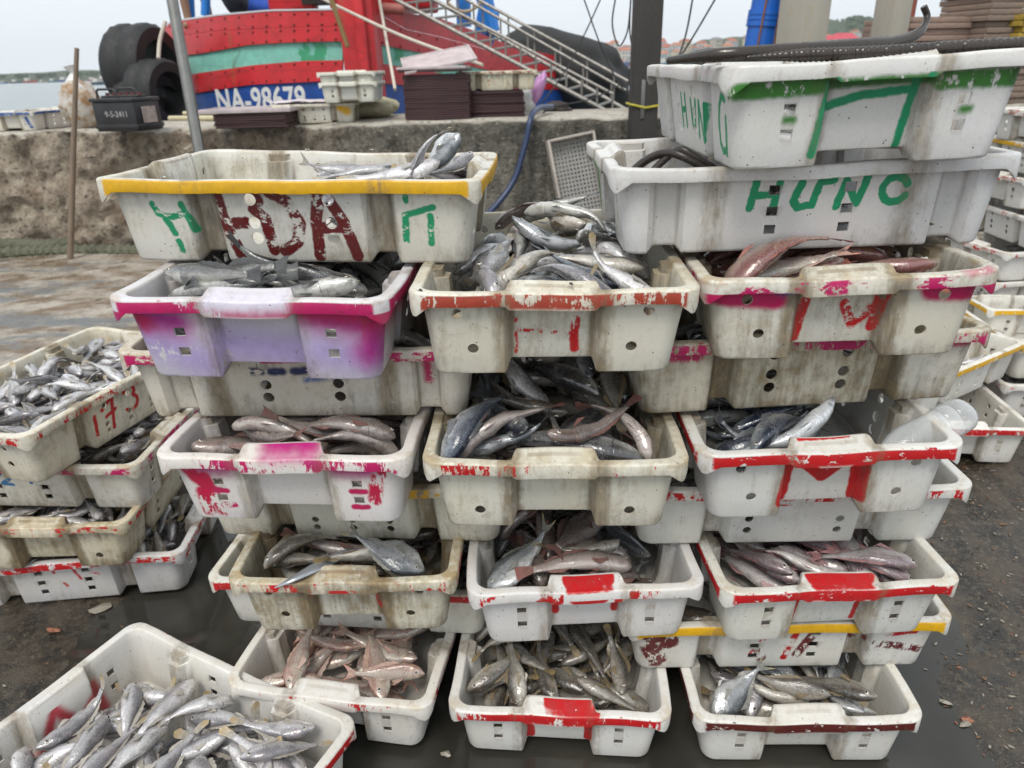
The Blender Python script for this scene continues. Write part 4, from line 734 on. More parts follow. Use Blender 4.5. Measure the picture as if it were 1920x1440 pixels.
# gangway
alum = plain('gangway_metal', (.27,.255,.235), .5, .3, .4, 9, .3, (.2,.15,.1), .5)
ga = empty('gangway', (0,0,0)); tag(ga, 'grey metal gangway with handrail sloping from the boat down to the quay', 'gangway')
def gt(name, a, b, r): return tube_obj(name, [a, b], r*.72, alum, ga, 6, 0)
sA, sB = atY(728, -8, 7.6), atY(1148, 214, 6.9); tA, tB = atY(790, -14, 8.2), atY(1172, 205, 7.4)
lo = [(sA, sB), (tA, tB)]
for a, b in lo: gt('stringer', a, b, .028); gt('handrail', a+Vector((0,0,.17)), b+Vector((0,0,.17)), .020)
uA, uB = atY(812, -14, 8.2), atY(1176, 186, 7.4); gt('upper_rail', uA+Vector((0,0,.16)), uB+Vector((0,0,.16)), .022)
N_ = 15
for k in range(N_+1):
    f = k/N_; p1, p2 = sA.lerp(sB, f), tA.lerp(tB, f); gt('rung', p1, p2, .018); gt('post', p1, p1+Vector((0,0,.17)), .014)
    if k % 2 == 0: gt('post', p2, p2+Vector((0,0,.17)), .014); q1 = uA.lerp(uB, f); gt('tall_post', q1-Vector((0,0,.12)), q1+Vector((0,0,.16)), .014)
# dark covered boat hull behind the gangway
dk = plain('dark_netting', (.018,.018,.018), .9, 0, .4, 9, .8)
o = blob('covered_boat', atY(1060, 128, 15)+Vector((0,0,-.1)), 1.3, 2.0, .75, dk, None, 31, .15, 4); o.rotation_euler = (0, R(18), 0); tag(o, 'dark net covered heap on a boat behind the gangway foot', 'boat')
# people on the boat (only their lower bodies show)
def person(name, bones, mats_, lab):
    me = bpy.data.meshes.new(name); V = [b[0] for b in bones[0]]; me.from_pydata(V, bones[1], []); o = bpy.data.objects.new(name, me); COL.objects.link(o)
    sk = o.modifiers.new('skin', 'SKIN'); sv = me.skin_vertices[0].data
    for i, b in enumerate(bones[0]): sv[i].radius = (b[1], b[1])
    sv[0].use_root = True; ss = o.modifiers.new('sub', 'SUBSURF'); ss.levels = 1; ss.render_levels = 1
    dg = bpy.context.evaluated_depsgraph_get(); m2 = bpy.data.meshes.new_from_object(o.evaluated_get(dg)); bpy.data.objects.remove(o); m2.polygons.foreach_set('use_smooth', [True]*len(m2.polygons))
    m2.materials.clear(); [m2.materials.append(m_) for m_, f in mats_]
    for p_ in m2.polygons:
        for i, (m_, f) in enumerate(mats_):
            if f(p_.center): p_.material_index = i; break
    o = bpy.data.objects.new(name, m2); COL.objects.link(o); return tag(o, lab, 'person')
skinm = plain('skin', (.30,.17,.11), .5, 0, .1, 5, .1, dirt_amt=0); trous = plain('blue_trousers', (.02,.08,.42), .8); darkc = plain('dark_clothes', (.03,.035,.05), .85); shortc = plain('black_shorts', (.02,.02,.02), .8); shirt = plain('pale_shirt', (.5,.5,.42), .8)
def std(b): return [((0,0,.95), .13), ((0,0,1.2), .13), ((0,0,1.42), .13), ((0,0,1.52), .06), ((0,-.02,1.66), .10), ((-.10,0,.86), .10), ((-.12,-.02,.48), .065), ((-.12,0,.08), .045), ((-.12,-.12,.04), .04), ((.10,0,.86), .10), ((.14,-.12,.50), .065), ((.14,-.02,.10), .045), ((.14,-.14,.05), .04), ((-.20,0,1.40), .06), ((-.27,-.05,1.12), .045), ((-.24,-.22,.92), .035), ((.20,0,1.40), .06), ((.27,-.05,1.12), .045), ((.24,-.22,.92), .035)]
edg = [(0,1),(1,2),(2,3),(3,4),(0,5),(5,6),(6,7),(7,8),(0,9),(9,10),(10,11),(11,12),(2,13),(13,14),(14,15),(2,16),(16,17),(17,18)]
p = person('person', (std(0), edg), [(skinm, lambda c: c.z < .55 or c.z > 1.5 or (abs(c.x) > .22 and c.z < 1.2)), (shortc, lambda c: c.z < .95), (shirt, lambda c: True)], 'person in black shorts standing on the boat, only legs in view, beside the blue stanchions')
p.location = atY(372, 36, 9.3); p.location.z -= .12
sit = [((0,0,.30), .15), ((0,.02,.55), .14), ((0,0,.78), .13), ((0,-.02,.90), .06), ((0,-.04,1.04), .10), ((-.12,-.05,.26), .10), ((-.20,-.30,.36), .075), ((-.14,.10,.12), .05), ((-.14,.16,.05), .04), ((.12,-.05,.26), .10), ((.30,-.30,.22), .075), ((.40,.10,.10), .05), ((.46,.16,.04), .04), ((-.20,0,.76), .06), ((-.26,-.12,.50), .045), ((-.16,-.30,.40), .035), ((.20,0,.76), .06), ((.26,-.12,.50), .045), ((.2,-.28,.38), .035)]
p = person('person', (sit, edg), [(skinm, lambda c: c.z > .92), (trous, lambda c: c.x > .02 and c.z < .45), (darkc, lambda c: True)], 'person in dark clothes and blue trousers sitting on the boat rail, head out of view')
p.location = atY(470, 18, 9.0); p.location.z -= .22
# ------------------------------------------------------------------ far shore
SEA = -1.25
def shore(name, x0, x1, Yd, hts, m_, depth=60):
    n = len(hts); bm = bmesh.new(); rows = []
    a, b = atY(x0, 130, Yd).x, atY(x1, 130, Yd).x
    for i in range(81):
        f = i/80; x = a+(b-a)*f; h = float(np.interp(f, np.linspace(0, 1, n), hts)); h *= 1+.12*mnoise.noise(Vector((x*.02, 0, 3))); row = []
        for j in range(9):
            g_ = j/8; y = Yd+depth*g_; z = SEA-.3 + (h+.3)*math.sin(g_*math.pi/2)**.8*(1+.06*mnoise.noise(Vector((x*.05, y*.05, 1)))); row.append(bm.verts.new((x, y, z)))
        rows.append(row)
    for i in range(80):
        for j in range(8): bm.faces.new((rows[i][j], rows[i+1][j], rows[i+1][j+1], rows[i][j+1]))
    return tag(link(name, from_bm(name, bm, 80), None, m_), kind='structure'), a, b
def land_fn(g):
    P = g.n('ShaderNodeNewGeometry').outputs['Position']; n = g.noise(P, .06, 5, .7); return {'Base Color': g.mix(g.mr(n, .35, .65), (.03,.055,.025), (.07,.09,.05)), 'Roughness': .95, 'Normal': g.bump(n, 1, 4)}
landm = mat('wooded_land', land_fn)
shore('far_shore', 1000, 1560, 620, [3, 5, 6, 7, 8, 9, 10, 10], landm, 160); shore('far_shore', 1450, 2050, 640, [10, 11, 11, 10, 9], landm, 160)
shore('hill', 1240, 1780, 860, [8, 16, 26, 27, 30, 42, 47, 42, 40, 44], landm, 120); shore('far_shore', -400, 345, 900, [9, 12, 10, 13, 10, 7], landm, 100); shore('green_spit', 1080, 1175, 560, [2.2, 2.6, 2], plain('spit_grass', (.10,.17,.05), .9), 12); shore('breakwater', 1090, 1210, 210, [.6, .7, .6], plain('rock', (.12,.115,.10), .9), 4)
treem = [plain('far_foliage', c, .95, 0, .5, .3, .8, (.02,.035,.015), .5) for c in ((.045,.085,.03), (.075,.11,.045))]
def canopy(bm, n, xr, Yd, zf, s):
    for i in range(n):
        px = random.uniform(*xr); Y = Yd+random.uniform(0, 110); q = atY(px, 100, Y); z = zf(px, Y)
        m = Matrix.Translation((q.x, Y, z)) @ Matrix.Diagonal((s*random.uniform(.7,1.4), s*random.uniform(.7,1.4), s*random.uniform(.6,1.1), 1)); r = bmesh.ops.create_icosphere(bm, subdivisions=1, radius=1, matrix=m)
        for v in r['verts']: v.co += Vector([random.uniform(-1, 1)*s*.25 for _ in range(3)])
hill_h = lambda px, Y: SEA + float(np.interp((px-1240)/540, np.linspace(0, 1, 10), [8,16,26,27,30,42,47,42,40,44]))*math.sin(min((Y-860)/120, 1)*math.pi/2)**.8
bm = bmesh.new(); canopy(bm, 900, (1245, 1775), 862, hill_h, 3.0); tag(link('hill_woods', from_bm('hill_woods', bm), None, treem[0]), 'dense woods covering the low hill across the water', 'woods', kind='stuff')
sh_h = lambda px, Y: SEA + float(np.interp((px-1000)/560, np.linspace(0, 1, 8), [3,5,6,7,8,9,10,10]))*math.sin(min((Y-620)/160, 1)*math.pi/2)**.8
bm = bmesh.new(); canopy(bm, 300, (1005, 1750), 625, lambda px, Y: sh_h(min(px, 1560), Y)+.5, 2.4); tag(link('town_trees', from_bm('town_trees', bm), None, treem[1]), 'trees scattered among the houses of the far town', 'trees', kind='stuff')
bm = bmesh.new(); canopy(bm, 380, (-380, 345), 905, lambda px, Y: SEA+8, 3.0); tag(link('shore_woods', from_bm('shore_woods', bm), None, treem[0]), 'low dark band of trees on the far shore at the left', 'woods', kind='stuff')
wallms = [plain('far_wall', c, .8, 0, .2, .3, 0) for c in ((.62,.60,.56), (.50,.46,.40), (.60,.52,.38), (.45,.50,.52))]; roofms = [plain('far_roof', c, .8, 0, .3, .3, 0) for c in ((.42,.12,.07), (.50,.18,.10), (.30,.16,.12), (.25,.28,.30), (.55,.05,.08))]; winm = plain('far_window', (.05,.06,.07), .3, 0, 0, .3, 0)
def house(x, y, z, w, d, h, rz, wm, rm, lab, nf):
    o = empty('house', (x, y, z), rz); tag(o, lab, 'house', 'houses of the far town')
    bm = bmesh.new(); add_box(bm, (0, 0, h/2-1), (w, d, h+2)); link('wall', from_bm('wall', bm), o, wm)
    bm = bmesh.new(); vs = [bm.verts.new(v) for v in ((-w*.55,-d*.55,h), (w*.55,-d*.55,h), (w*.55,d*.55,h), (-w*.55,d*.55,h), (-w*.3,0,h+w*.22), (w*.3,0,h+w*.22))]
    for f in ((0,1,5,4), (2,3,4,5), (1,2,5), (3,0,4), (3,2,1,0)): bm.faces.new([vs[k] for k in f])
    link('roof', from_bm('roof', bm), o, rm)
    bm = bmesh.new()
    for fl in range(nf):
        for k in range(3): add_box(bm, ((k-1)*w*.3, -d/2-.03, 1.6+fl*3.1), (w*.13, .1, 1.4))
    link('windows', from_bm('windows', bm), o, winm)
cw_ = ('white', 'beige', 'cream', 'bluish'); cr_ = ('terracotta', 'orange', 'brown', 'grey', 'red')
random.seed(21); k_ = 0
for i in range(130):
    px = random.uniform(1035, 1190) if i < 40 else random.uniform(1238, 1760); Y = 622+random.uniform(0, 130); q = atY(px, 100, Y); z = sh_h(min(px, 1560), Y)-.5 + (Y-622)*.05
    a, b = random.choice((0,0,1,2,3)), random.choice((0,0,1,1,2,3)); nf = random.choice((1,2,2,3)); w = random.uniform(5.5, 10)
    house(q.x, Y, z, w, random.uniform(6, 9), nf*3.1+.6, random.uniform(-.5, .5), wallms[a], roofms[b], '%s storey %s house with %s roof' % (('one','two','three')[nf-1], cw_[a], cr_[b]), nf)
OR = ['leftmost','second from the left','third from the left','fourth from the left','fifth from the left','sixth from the left','seventh from the left','eighth from the left','ninth from the left','tenth from the left','eleventh from the left','twelfth from the left','thirteenth from the left','fourteenth from the left','fifteenth from the left']
hs = {}
for o in S.objects:
    if o.get('category') == 'house': hs.setdefault(o['label'], []).append(o)
for lb, os2 in hs.items():
    os2.sort(key=lambda o: o.location.x/o.location.y)
    for i, o in enumerate(os2): o['label'] = lb + (', ' + OR[min(i, 14)] + ' of its kind' if len(os2) > 1 else ', only one of its kind in the far town')
for px, w, lab in ((1578, 22, 'large white house with long red roof below the wooded hill'), (1545, 16, 'smaller white house with red roof at the pillar edge below the hill')):
    q = atY(px, 90, 640); house(q.x, 640, sh_h(1500, 640)+5, w, 10, 8, .1, wallms[0], roofms[4], lab, 2)
def farboat(px, py, Y, L_, c, lab):
    q = atY(px, py, Y); o = empty('moored_boat', (q.x, Y, SEA), random.uniform(-.3, .3)); tag(o, lab, 'boat', 'boats moored at the far shore')
    bm = bmesh.new(); vs = []
    for x, w in ((-.5,.10),(-.35,.13),(.2,.14),(.42,.07),(.5,.005)): vs.append([bm.verts.new((x*L_, s*w*L_, z)) for s, z in ((-1, (.12+.10*max(x,0))*L_), (-.6, -.02*L_), (.6, -.02*L_), (1, (.12+.10*max(x,0))*L_))])
    for a, b in zip(vs[:-1], vs[1:]):
        for k in range(4): bm.faces.new((a[k], a[(k+1)%4], b[(k+1)%4], b[k]))
    bm.faces.new(vs[0]); bm.faces.new(vs[-1]); link('hull', from_bm('hull', bm), o, c)
    bm = bmesh.new(); add_box(bm, (-.2*L_, 0, .2*L_), (.25*L_, .16*L_, .18*L_)); add_tube(bm, [(.05*L_,0,.1*L_), (.05*L_,0,.5*L_)], .01*L_, 5); link('cabin', from_bm('cabin', bm), o, wallms[0])
fb = [plain('far_hull', c, .6, 0, .2, .5, 0) for c in ((.03,.10,.28), (.05,.09,.12), (.35,.06,.05), (.30,.28,.24), (.04,.16,.22))]
nm_ = ('blue', 'dark', 'red', 'tan', 'teal')
for i, px in enumerate((8, 32, 58, 82, 104, 126, 150, 178, 200, 222)): farboat(px, 158, 820, 9+4*(i%3), fb[i%5], '%s hulled fishing boat, number %s from the left on the far left shore' % (nm_[i%5], ('one','two','three','four','five','six','seven','eight','nine','ten')[i]))
for i, px in enumerate((1052, 1072, 1094, 1112, 1134, 1152, 1172, 1250, 1284, 1322)): farboat(px, 124, 585, 13+4*(i%3), fb[(i*2)%5], '%s hulled boat moored before the far town, %s counting rightwards' % (nm_[(i*2)%5], ('first','second','third','fourth','fifth','sixth','seventh','eighth','ninth','tenth')[i]))
farboat(190, 165, 330, 9, fb[1], 'small dark boat alone on the water left of the tyres')
# thin sea haze
def haze():
    bm = bmesh.new(); bmesh.ops.create_cube(bm, size=1, matrix=Matrix.Translation((0, 690, 29)) @ Matrix.Diagonal((1900, 1480, 64, 1)))
    m = bpy.data.materials.new('sea_haze'); m.use_nodes = True; nt = m.node_tree; nt.nodes.clear(); v = nt.nodes.new('ShaderNodeVolumePrincipled'); o = nt.nodes.new('ShaderNodeOutputMaterial')
    v.inputs['Density'].default_value = .0002; v.inputs['Color'].default_value = (.93,.95,.97,1); nt.links.new(v.outputs[0], o.inputs['Volume']); return tag(link('haze', from_bm('haze', bm), None, m), 'thin sea haze over the whole harbour', 'haze', kind='stuff')
haze()
random.seed(7)
# ------------------------------------------------------------------ fish
TS = np.array([0, .03, .08, .16, .28, .42, .56, .70, .84, 1.])
SPEC = {
 'croaker':  dict(top=[.006,.040,.074,.108,.128,.124,.102,.072,.042,.030], bot=[.005,.032,.058,.088,.112,.112,.090,.058,.036,.028], wid=[.004,.030,.052,.070,.080,.078,.062,.042,.022,.010], eye=(.400,.040,.024), tail='round', fork=-.02, th=.062),
 'threadfin':dict(top=[.004,.040,.082,.125,.145,.135,.108,.074,.042,.030], bot=[.004,.030,.052,.078,.096,.094,.078,.052,.034,.028], wid=[.003,.024,.044,.058,.064,.062,.050,.034,.018,.009], eye=(.400,.046,.024), tail='fork', fork=.09, th=.12),
 'trevally': dict(top=[.004,.045,.095,.150,.190,.185,.145,.085,.034,.020], bot=[.004,.038,.075,.125,.165,.165,.125,.070,.030,.020], wid=[.003,.024,.042,.054,.060,.056,.044,.028,.014,.007], eye=(.405,.036,.021), tail='fork', fork=.11, th=.15),
 'mackerel': dict(top=[.003,.024,.046,.070,.090,.094,.080,.054,.026,.012], bot=[.003,.022,.042,.064,.084,.088,.074,.048,.024,.012], wid=[.003,.020,.038,.054,.066,.066,.054,.036,.018,.007], eye=(.415,.018,.017), tail='fork', fork=.11, th=.12),
 'lizard':   dict(top=[.006,.030,.050,.066,.078,.080,.072,.056,.036,.024], bot=[.005,.026,.044,.060,.074,.076,.064,.046,.030,.022], wid=[.005,.032,.054,.068,.074,.070,.058,.042,.024,.010], eye=(.425,.026,.013), tail='round', fork=.03, th=.065),
 'tilefish': dict(top=[.010,.050,.078,.092,.096,.090,.078,.062,.044,.034], bot=[.006,.034,.056,.070,.076,.074,.066,.052,.038,.030], wid=[.005,.036,.056,.066,.068,.064,.054,.038,.022,.010], eye=(.430,.044,.019), tail='round', fork=.02, th=.085),
 'snapper':  dict(top=[.006,.052,.100,.145,.165,.155,.120,.080,.046,.034], bot=[.005,.036,.062,.090,.112,.110,.090,.060,.038,.030], wid=[.004,.030,.052,.068,.074,.070,.056,.038,.020,.010], eye=(.395,.056,.025), tail='fork', fork=.05, th=.11),
}
def sm_prof(v, t):
    tt = np.linspace(0, 1, 201); y = np.interp(tt, TS, v); k = np.ones(17)/17
    yp = np.pad(y, 8, mode='edge'); y2 = np.convolve(yp, k, 'valid'); w = np.clip(tt/.05, 0, 1); y2 = y2*w + y*(1-w)
    return np.interp(t, tt, y2)
NT, NS = 24, 14
def fish_mesh(name, sp, k1, k2, ky, seed, finup):
    s = SPEC[sp]; rr = random.Random(seed); V = []; F = []; MI = []
    ts = np.concatenate([[0, .012, .03, .055, .085], np.linspace(.12, 1, NT-5)]); xs = .5 - ts*.84
    tp, bt, wd = (sm_prof(s[q], ts) for q in ('top', 'bot', 'wid'))
    belly = rr.uniform(.9, 1.1)
    for i in range(len(ts)):
        for k in range(NS):
            a = 2*math.pi*k/NS; ca, sa = math.cos(a), math.sin(a)
            z = wd[i]*math.copysign(abs(ca)**.85, ca); y = (tp[i] if sa >= 0 else bt[i]*belly)*math.copysign(abs(sa)**1.05, sa)
            if .17 < ts[i] < .235: z *= 1.05
            if .235 < ts[i] < .29: z *= .97
            V.append([xs[i], y, z])
    for i in range(len(ts)-1):
        for k in range(NS):
            F.append((i*NS+k, i*NS+(k+1)%NS, (i+1)*NS+(k+1)%NS, (i+1)*NS+k)); MI.append(0)
    F.append(tuple(range(NS))[::-1]); MI.append(0); e = (len(ts)-1)*NS; F.append(tuple(e+k for k in range(NS))); MI.append(0)
    NB = len(V)
    # tail fin: a fan in strips
    th = s['th']; fk = s['fork']; rows = 7; cols = 4; b0 = len(V); spread = rr.uniform(.65, 1.0)
    for c in range(cols+1):
        u = c/cols
        for r in range(rows+1):
            q = r/rows*2-1; xe = -.50 + fk*(1-abs(q)**1.3) + (0 if s['tail'] == 'fork' else .02*abs(q)**2)
            x = -.325 + (xe+.325)*u; y = q*(.026 + (th*spread-.026)*u**.8); V.append([x, y, .004*math.sin(q*9)*u + .006*u*rr.uniform(-1, 1)])
    for c in range(cols):
        for r in range(rows): F.append((b0+c*(rows+1)+r, b0+c*(rows+1)+r+1, b0+(c+1)*(rows+1)+r+1, b0+(c+1)*(rows+1)+r)); MI.append(1)
    def fin(x0, x1, top, h, n, spiny, lean=.03):
        b = len(V)
        for i in range(n+1):
            x = x0+(x1-x0)*i/n; t = (.5-x)/.84; yb = float(sm_prof(s['top' if top else 'bot'], t))*(.96); sg_ = 1 if top else -1
            hh_ = h*math.sin(math.pi*(i/n)**.6 if i else .0)**.6 if i < n else h*.15
            if spiny and i % 2: hh_ *= .78
            V.append([x, sg_*yb, 0]); V.append([x-lean*(hh_/h+.2), sg_*(yb+hh_), rr.uniform(-.004, .004)])
        for i in range(n): F.append((b+2*i, b+2*i+2, b+2*i+3, b+2*i+1)); MI.append(1)
    fin(.20, -.24, True, .045*finup+.012, 13, True); fin(-.05, -.24, False, .035*finup+.008, 6, False); 
    for sg_ in (-1, 1):     # pectoral and pelvic fins
        b = len(V); t = .27; w = float(sm_prof(s['wid'], t)); op = rr.uniform(.004, .05); yb = -.02
        for j in range(5):
            q = j/4
            V.append([.255-.01*q, yb-.022*q+.008, sg_*w*.98]); V.append([.255-.15+.05*q, yb-.012-.055*q, sg_*(w+.006+op*(1-.4*q))])
        for j in range(4): F.append((b+2*j, b+2*j+1, b+2*j+3, b+2*j+2)); MI.append(1)
        b = len(V); yb = -float(sm_prof(s['bot'], .32))*.93
        for p in ([.22,yb,sg_*.012],[.19,yb,sg_*.02],[.10,yb-.03*finup,sg_*.03],[.14,yb-.055*finup,sg_*.022]): V.append(p)
        F.append((b, b+1, b+2, b+3)); MI.append(1)
        # eye: ring and pupil as flattened domes
        ex, ey, er = s['eye']; te = (.5-ex)/.84; wz = float(sm_prof(s['wid'], te)); ht = float(sm_prof(s['top'], te)); zz = wz*max(1-(ey/ht)**2, .1)**.45
        nz = .62; 
        for rad, dz, m_ in ((er, .0, 2), (er*.58, er*.14, 3)):
            b = len(V); 
            for ri, (rf, df) in enumerate((((1, -.25), (.8, .14), (.4, .30)) if m_ == 2 else ((1, .02), (.8, .20), (.4, .26)))):
                for k in range(10):
                    a = 2*math.pi*k/10; py = rf*rad*math.sin(a); V.append([ex+rf*rad*math.cos(a), ey+py*.96, sg_*(zz + dz + df*er - py*(1-nz))])
            V.append([ex, ey, sg_*(zz+dz+.34*er)])
            for ri in range(2):
                for k in range(10): F.append((b+ri*10+k, b+ri*10+(k+1)%10, b+(ri+1)*10+(k+1)%10, b+(ri+1)*10+k)); MI.append(m_)
            for k in range(10): F.append((b+20+k, b+20+(k+1)%10, b+30)); MI.append(m_)
    V = np.array(V, float)
    # bend along the spine (sideways, plus a little in the plane of the body)
    g = np.linspace(-.6, .6, 241); ang = k1*g*2 + k2*(np.clip(-g-.05, 0, 1))*3; st = g[1]-g[0]
    sx = np.cumsum(np.cos(ang))*st; sz = np.cumsum(np.sin(ang))*st; sx -= np.interp(0, g, sx); sz -= np.interp(0, g, sz)
    A = np.interp(V[:,0], g, ang); X = np.interp(V[:,0], g, sx); Z = np.interp(V[:,0], g, sz)
    lump = np.array([mnoise.noise(Vector((p[0]*7+seed, p[1]*7, p[2]*7)))*.014 + mnoise.noise(Vector((p[0]*19+seed, p[1]*19, p[2]*19)))*.005 for p in V]); lump[NB:] *= .3; V0 = V.copy(); V = V.copy(); V[:,1] += lump*np.sign(V[:,1])*.8; V[:,2] += lump*np.sign(V[:,2])
    V2 = np.stack([X - V[:,2]*np.sin(A), V[:,1] + ky*V[:,0]**2, Z + V[:,2]*np.cos(A)], 1)
    me = bpy.data.meshes.new(name); me.from_pydata(V2.tolist(), [], F)
    me.polygons.foreach_set('material_index', MI); me.polygons.foreach_set('use_smooth', [True]*len(F))
    # the unbent coordinates drive the colouring
    at = me.attributes.new('rest', 'FLOAT_VECTOR', 'POINT'); at.data.foreach_set('vector', V0.ravel())
    me.update(); return me, V2[:NB].copy(), V0, F, MI, V2[NB:].copy()
def fish_mat(name, back, side, belly, yb=.045, yl=-.03, metal=.3, rough=.27, pink=(.5,.2,.2), pk=.1, stripe=None, spots=None, dark=.35, scale_k=120, mott=.3):
    def fn(g):
        a = g.n('ShaderNodeAttribute'); a.attribute_name = 'rest'; P = a.outputs['Vector']; x, y, z = g.sep(P)[:3]; rnd = g.rand()
        Pr = g.vm('ADD', P, g.comb(g.m('MULTIPLY', rnd, 37.), g.m('MULTIPLY', rnd, 11.), 0.)); zs = g.m('GREATER_THAN', z, 0.)
        n1 = g.noise(Pr, 9, 3); n2 = g.noise(g.scl(Pr, (.5,1,1)), 60, 4, .65); n3 = g.noise(Pr, 22, 4, .6)
        yy = g.m('ADD', y, g.m('MULTIPLY', g.m('SUBTRACT', n3, .5), .05))
        c = g.mix(g.mr(yy, yb-.045, yb+.03), side, back); c = g.mix(g.mr(yy, yl+.03, yl-.03), c, belly)
        if stripe:
            col, f, st = stripe; w = g.m('SINE', g.m('MULTIPLY', yy, f)); c = g.mix(g.m('MULTIPLY', g.mr(w, .2, .8), st), c, col)
        if spots:
            col, sc, st = spots; w = g.mr(g.voro(Pr, sc), .35, .22); c = g.mix(g.m('MULTIPLY', g.m('MULTIPLY', w, g.mr(y, .0, .04)), st), c, col)
        c = g.mix(g.m('MULTIPLY', g.mr(n1, .5, .72), pk), c, pink)
        c = g.mix(g.mr(n2, .42, .72, 0, mott), c, tuple(q*.35 for q in back))
        hd = g.m('LESS_THAN', g.vm('LENGTH', g.vm('MULTIPLY', g.vm('SUBTRACT', P, (.375, .0, 0)), (1, .85, 0))), .118)
        # gill cover edge and mouth
        gl = g.vm('LENGTH', g.vm('MULTIPLY', g.vm('SUBTRACT', P, (.36, -.005, 0)), (1, .95, 0)))
        gm = g.m('MULTIPLY', g.mr(g.m('ABSOLUTE', g.m('SUBTRACT', gl, .112)), .006, .001), g.m('LESS_THAN', x, .33))
        gm2 = g.m('MULTIPLY', g.mr(g.m('ABSOLUTE', g.m('SUBTRACT', gl, .080)), .005, .001), g.m('MULTIPLY', g.m('LESS_THAN', x, .36), .45))
        mo = g.m('MULTIPLY', g.mr(g.m('ABSOLUTE', g.m('ADD', g.m('SUBTRACT', y, g.m('MULTIPLY', g.m('SUBTRACT', x, .5), .35)), .004)), .006, .002), g.m('GREATER_THAN', x, .445))
        ln = g.mr(g.m('ABSOLUTE', g.m('SUBTRACT', y, g.m('ADD', .028, g.m('MULTIPLY', x, .09)))), .005, .001, 0, .35)
        dk = g.m('MAXIMUM', g.m('MAXIMUM', gm, gm2), mo); dk = g.m('MAXIMUM', dk, g.m('MULTIPLY', ln, g.m('LESS_THAN', x, .24)))
        sc1 = g.voro(g.scl(P, (1, 1.15, .35)), scale_k, 'DISTANCE_TO_EDGE'); nothead = g.m('LESS_THAN', x, .25)
        sc2 = g.m('MULTIPLY', g.mr(sc1, .10, .02), nothead)
        c = g.mix(g.m('MULTIPLY', sc2, dark), c, tuple(q*.5 for q in back)); dk = g.m('MULTIPLY', dk, g.mr(n3, .35, .62, .25, 1.)); c = g.mix(g.m('MULTIPLY', dk, .55), c, tuple(q*.25 for q in back))
        c = g.mix(g.m('MULTIPLY', g.m('MULTIPLY', g.m('LESS_THAN', g.m('ABSOLUTE', g.m('SUBTRACT', x, .40)), .12), g.mr(n3, .45, .7)), .35), c, tuple(q*.5 for q in pink))
        val = g.m('ADD', .62, g.m('MULTIPLY', rnd, .50)); c = g.mix(1., c, g.comb(val, val, val), 'MULTIPLY')
        cell = g.voro(g.scl(P, (1, 1.15, .35)), scale_k, 'F1', 1); glitter = g.sep(cell)[0]; c = g.mix(g.m('MULTIPLY', g.m('MULTIPLY', g.mr(glitter, .55, 1.), nothead), .14), c, tuple(min(q*1.5, .92) for q in belly)); c = g.mix(g.m('MULTIPLY', g.mr(g.noise(Pr, 11, 4, .6), .54, .68), .35), c, tuple(q*.6 for q in back))  # glitter of the scales painted in as lighter cells, then random dark smudges
        h = g.m('ADD', g.m('MULTIPLY', g.mr(sc1, 0, .15), g.m('MULTIPLY', nothead, .6)), g.m('SUBTRACT', g.m('MULTIPLY', n2, .5), g.m('MULTIPLY', dk, 1.5)))
        return {'Base Color': c, 'Metallic': g.m('MULTIPLY', g.mr(y, .08, -.02, .5, 1.), metal), 'Roughness': g.mr(n2, .3, .7, rough-.08, rough+.14), 'Normal': g.bump(g.m('ADD', h, g.m('MULTIPLY', n3, 1.2)), .40, .0014),
                'Coat Weight': 1., 'Coat Roughness': .045, 'Coat IOR': 1.55, 'Coat Normal': g.bump(n3, .45, .003), 'Specular IOR Level': .55}
    return mat(name, fn)
def fin_mat(name, col, tip):
    def fn(g):
        a = g.n('ShaderNodeAttribute'); a.attribute_name = 'rest'; P = a.outputs['Vector']
        w = g.noise(g.scl(P, (12, 150, 30)), 1.6, 2); x = g.sep(P)[0]
        c = g.mix(g.mr(w, .42, .58), tuple(q*.55 for q in col), col); c = g.mix(g.mr(x, -.38, -.5), c, tip)
        return {'Base Color': c, 'Roughness': .35, 'Coat Weight': .4, 'Coat Roughness': .15, 'Normal': g.bump(w, .4, .002)}
    return mat(name, fn)
eye_ring = plain('fish_eye_ring', (.60,.57,.50), .15, .1, .4, 30, .05, dirt_amt=.2)
pupil = plain('fish_pupil', (.008,.008,.010), .06, 0, 0, 5, 0, dirt_amt=0)
